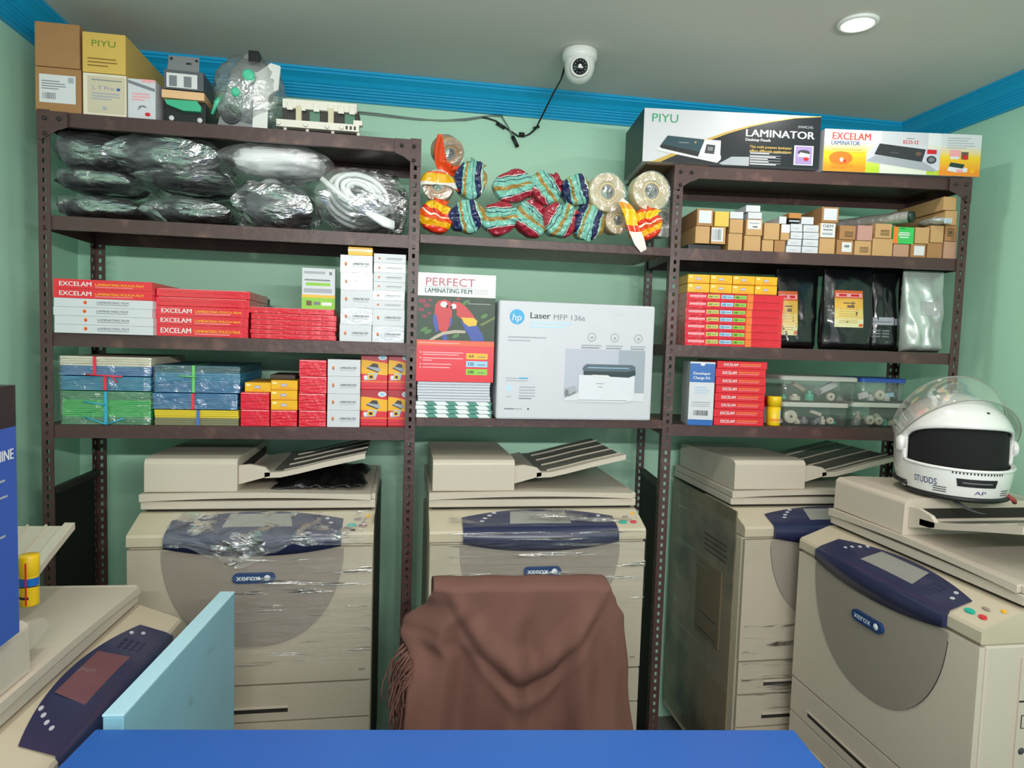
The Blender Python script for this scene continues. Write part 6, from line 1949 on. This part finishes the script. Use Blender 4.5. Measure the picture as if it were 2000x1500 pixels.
# glue tube
g = atz(58, 1180, .987)
e = root('glue_tube', (g.x, g.y, .9865), .1)
YG = mat('yellow glue tube', '#e9bb12', .35)
hh = .094; rr = .0155
b = MB(); b.lathe([(0, 0), (rr * .95, 0), (rr, .003), (rr, hh * .60)], YG, 26); b.obj('barrel', e)
b = MB(); b.lathe([(rr, hh * .60), (rr * 1.08, hh * .62), (rr * 1.1, hh * .97), (rr, hh), (0, hh)], YG, 26); b.obj('cap', e)
b = MB(); b.grid(lambda s, t: ((rr + .0004) * math.cos(-2.9 + 2.9 * s), (rr + .0004) * math.sin(-2.9 + 2.9 * s), hh * (.40 + .16 * t)), 14, 2, BLUP)
b.grid(lambda s, t: ((rr + .0005) * math.cos(-2.9 + 2.9 * s), (rr + .0005) * math.sin(-2.9 + 2.9 * s), hh * (.36 + .02 * t + .03 * math.sin(3 * s))), 14, 2, BLACKP)
b.grid(lambda s, t: ((rr + .0004) * math.cos(-2.7 + 1.4 * s), (rr + .0004) * math.sin(-2.7 + 1.4 * s), hh * (.15 + .05 * t)), 10, 2, BLACKP)
b.grid(lambda s, t: ((rr * 1.12) * math.cos(-1.6 + .16 * s), (rr * 1.12) * math.sin(-1.6 + .16 * s), hh * (.04 + .84 * t)), 3, 6, REDP)
b.obj('label', e)
tag(e, 'yellow, blue and red glue tube standing on the low copier lid', 'glue')

# ------------------------------------------------------------------ helmet
HW = mat('white helmet shell', '#e9e7e4', .22, var=.02, coat=.8); LIN = mat('black helmet lining', '#0d0d0e', .9); HTR = mat('black helmet trim', '#1c1c1e', .5)
hc = Vector((1.494, 1.600, 1.258))
e = root('motorcycle_helmet', hc, HELM_YAW); e.scale = (.97, .97, .97)
AX, AY, AZ = .140, .172, .142


def hz_rows(az):
    a = abs(az)
    k = max(0.0, 1 - (a / 1.25) ** 2)
    top = .020 + .040 * k ** .6; bot = -.045 - .004 * k
    return top, bot


def hsurf(az, z, off=0.0):
    """point of the shell at azimuth az (0 = front, -y) and height z"""
    if z >= 0:
        r = math.sqrt(max(0.0, 1 - (z / AZ) ** 2.25))
    else:
        t = -z / .128
        r = 1 - .10 * t ** 2.4
        if abs(az) < 1.2:
            r += .055 * math.cos(az / 1.2 * PI / 2) * math.sin(min(1, t * 1.35) * PI / 2) 
    ca, sa = math.cos(az), math.sin(az)
    rr = 1.0 / math.sqrt((sa / (AX + off)) ** 2 + (ca / (AY + off)) ** 2)
    return Vector((rr * r * sa, -rr * r * ca, z + (off if z > 0 else 0) * (z / AZ)))


NA = 72; b = MB(); vs = []; n1, n2, n3 = 14, 5, 10
for k in range(NA):
    az = -PI + 2 * PI * (k + .5) / NA
    top, bot = hz_rows(az)
    for j in range(n1 + 1):
        q = j / n1; z = top + (AZ - top) * math.cos((q) * PI / 2) ** 1.0 if False else AZ * math.cos(q * math.acos(top / AZ))
        vs.append(hsurf(az, z))
    for j in range(1, n2 + 1):
        vs.append(hsurf(az, top + (bot - top) * j / n2))
    zend = -.128 + (.016 if abs(az) > 1.3 else 0.0) * min(1, (abs(az) - 1.3) * 3)
    for j in range(1, n3 + 1):
        vs.append(hsurf(az, bot + (zend - bot) * j / n3))
nr = n1 + n2 + n3 + 1; fs = []
for k in range(NA):
    k2 = (k + 1) % NA
    az = -PI + 2 * PI * (k + 1.0) / NA
    for j in range(nr - 1):
        if n1 <= j < n1 + n2 and abs(az) < 1.24:
            continue
        fs.append((k * nr + j, k * nr + j + 1, k2 * nr + j + 1, k2 * nr + j))
b.add(vs, fs, HW, True)
b.obj('shell', e, solid=.010, weld=True)
b = MB(); b.grid(lambda s, t: hsurf(2 * PI * s, AZ * .93 - (AZ * .93 + .118) * t) * .90, 48, 24, LIN, wrap=True)
b.lathe([(0, -.100), (.05, -.101), (.10, -.104)], LIN, 24); b.obj('lining', e)
# trim along the lower edge, opening lips
b = MB()
for a0, a1, m_ in ((-1.25, 1.25, 0),):
    path = [hsurf(a0 + (a1 - a0) * k / 40, -.128, .001) for k in range(41)]
    b.tube(path, .007, HTR, 8)
path = [hsurf(1.2 + (2 * PI - 2.4) * k / 40, -.112, .001) for k in range(41)]; b.tube(path, .007, HTR, 8)
b.obj('edge_trim', e)
b = MB(); path = [hsurf(-1.24 + 2.48 * k / 40, hz_rows(-1.24 + 2.48 * k / 40)[1] - .002, .0) for k in range(41)]; b.tube(path, .0045, HW, 8); b.obj('opening_lip', e)
# visor raised on its side pivots
VIS = film('clear visor', tint='#cfd8c8', body=.10, gloss=.25, scale=1.0, bump=0.0, rough=.04)
b = MB(); piv = Vector((0, .012, -.004)); RX = Matrix.Rotation(math.radians(-VIS_UP), 4, 'X')


def vis(s, t):
    az = (-1.5 + 3.0 * s); k = 1 - (abs(az) / 1.5) ** 2.2
    z = -.020 + (-.045 * k) + t * (.060 + .075 * k)
    p = hsurf(az, z * .8, .010) if True else None
    p = Vector((p.x, p.y, z))
    return piv + RX @ (p - piv)


b.grid(vis, 48, 14, VIS); ov = b.obj('visor', e, solid=.0018)
b = MB(); rim = mat('grey visor rim', '#8a8a80', .4)
b.tube([vis(k / 48, 0) for k in range(49)], .0016, rim, 6); b.tube([vis(k / 48, 1) for k in range(49)], .0016, rim, 6); b.obj('visor_rim', ov)
for sg in (-1, 1):
    b = MB(); q = hsurf(sg * 1.42, -.004, .006)
    b.lathe([(0, .006), (.018, .005), (.024, 0), (.024, -.012), (0, -.012)] if sg > 0 else [(0, -.006), (.018, -.005), (.024, 0), (.024, .012), (0, .012)], HW, 24, origin=q, axis='x'); b.obj('visor_pivot', e)
# chin vent, slits, lettering
b = MB()


def chin(s, t, az0, az1, z0_, z1_, off):
    return hsurf(az0 + (az1 - az0) * s, z0_ + (z1_ - z0_) * t, off)


b.grid(lambda s, t: chin(s, t, -.26 - .02 * t, .26 + .02 * t, -.093, -.072, .0015), 14, 4, HTR); b.grid(lambda s, t: chin(s, t, -.20, .20, -.084, -.081, .0025), 10, 2, GREYP); b.obj('chin_vent', e)
b = MB()
for k in range(16):
    a = -.34 + .68 * k / 15
    b.grid(lambda s, t: chin(s, t, a, a + .018, -.0605, -.0545, .0012), 2, 2, HTR)
b.obj('vent_grille', e)
for sg in (-1, 1):
    b = MB()
    for k in range(3):
        b.grid(lambda s, t: chin(s, t, sg * .40, sg * .60, -.1145 + k * .006, -.1125 + k * .006, .0012), 5, 1, HTR)
    b.obj('vent_grille', e)


def wrap_text(mb, t, az0, z0_, h, m, width):
    pts, fs_, w0, h0 = text2d(t, True)
    mb.add([hsurf(az0 + x / w0 * width / .16, z0_ + y * h, .0012) for x, y in pts], fs_, m)


b = MB(); wrap_text(b, 'STUDDS', -.95, -.098, .017, mat('navy decal', '#27366e', .4), .066); wrap_text(b, 'AP', -.03, -.1125, .0095, mat('violet decal', '#5a4a8f', .4), .026); b.obj('decals', e)
b = MB(); b.grid(lambda s, t: chin(s, t, .23, .29, .096, .100, .0012), 4, 2, HTR); b.obj('top_mark', e)
b = MB()
b.grid(lambda s, t: (Vector((-.055, -.115, -.118)) * (1 - t) + Vector((.03, -.150, -.165)) * t) + Vector((.014 * (s - .5), .004 * math.sin(t * 6), -.012 * math.sin(PI * t) * 1.0)), 4, 18, mat('grey strap webbing', '#55565a', .7)); b.obj('chin_strap', e, solid=.0016)
b = MB(); b.tube([(.095, -.10, -.118), (.113, -.112, -.130), (.118, -.105, -.137)], .006, mat('red strap tab', '#9a3b33', .6), 8); b.obj('strap_tab', e)
tag(e, 'white full face motorcycle helmet with raised clear visor on the sideways copier', 'helmet')
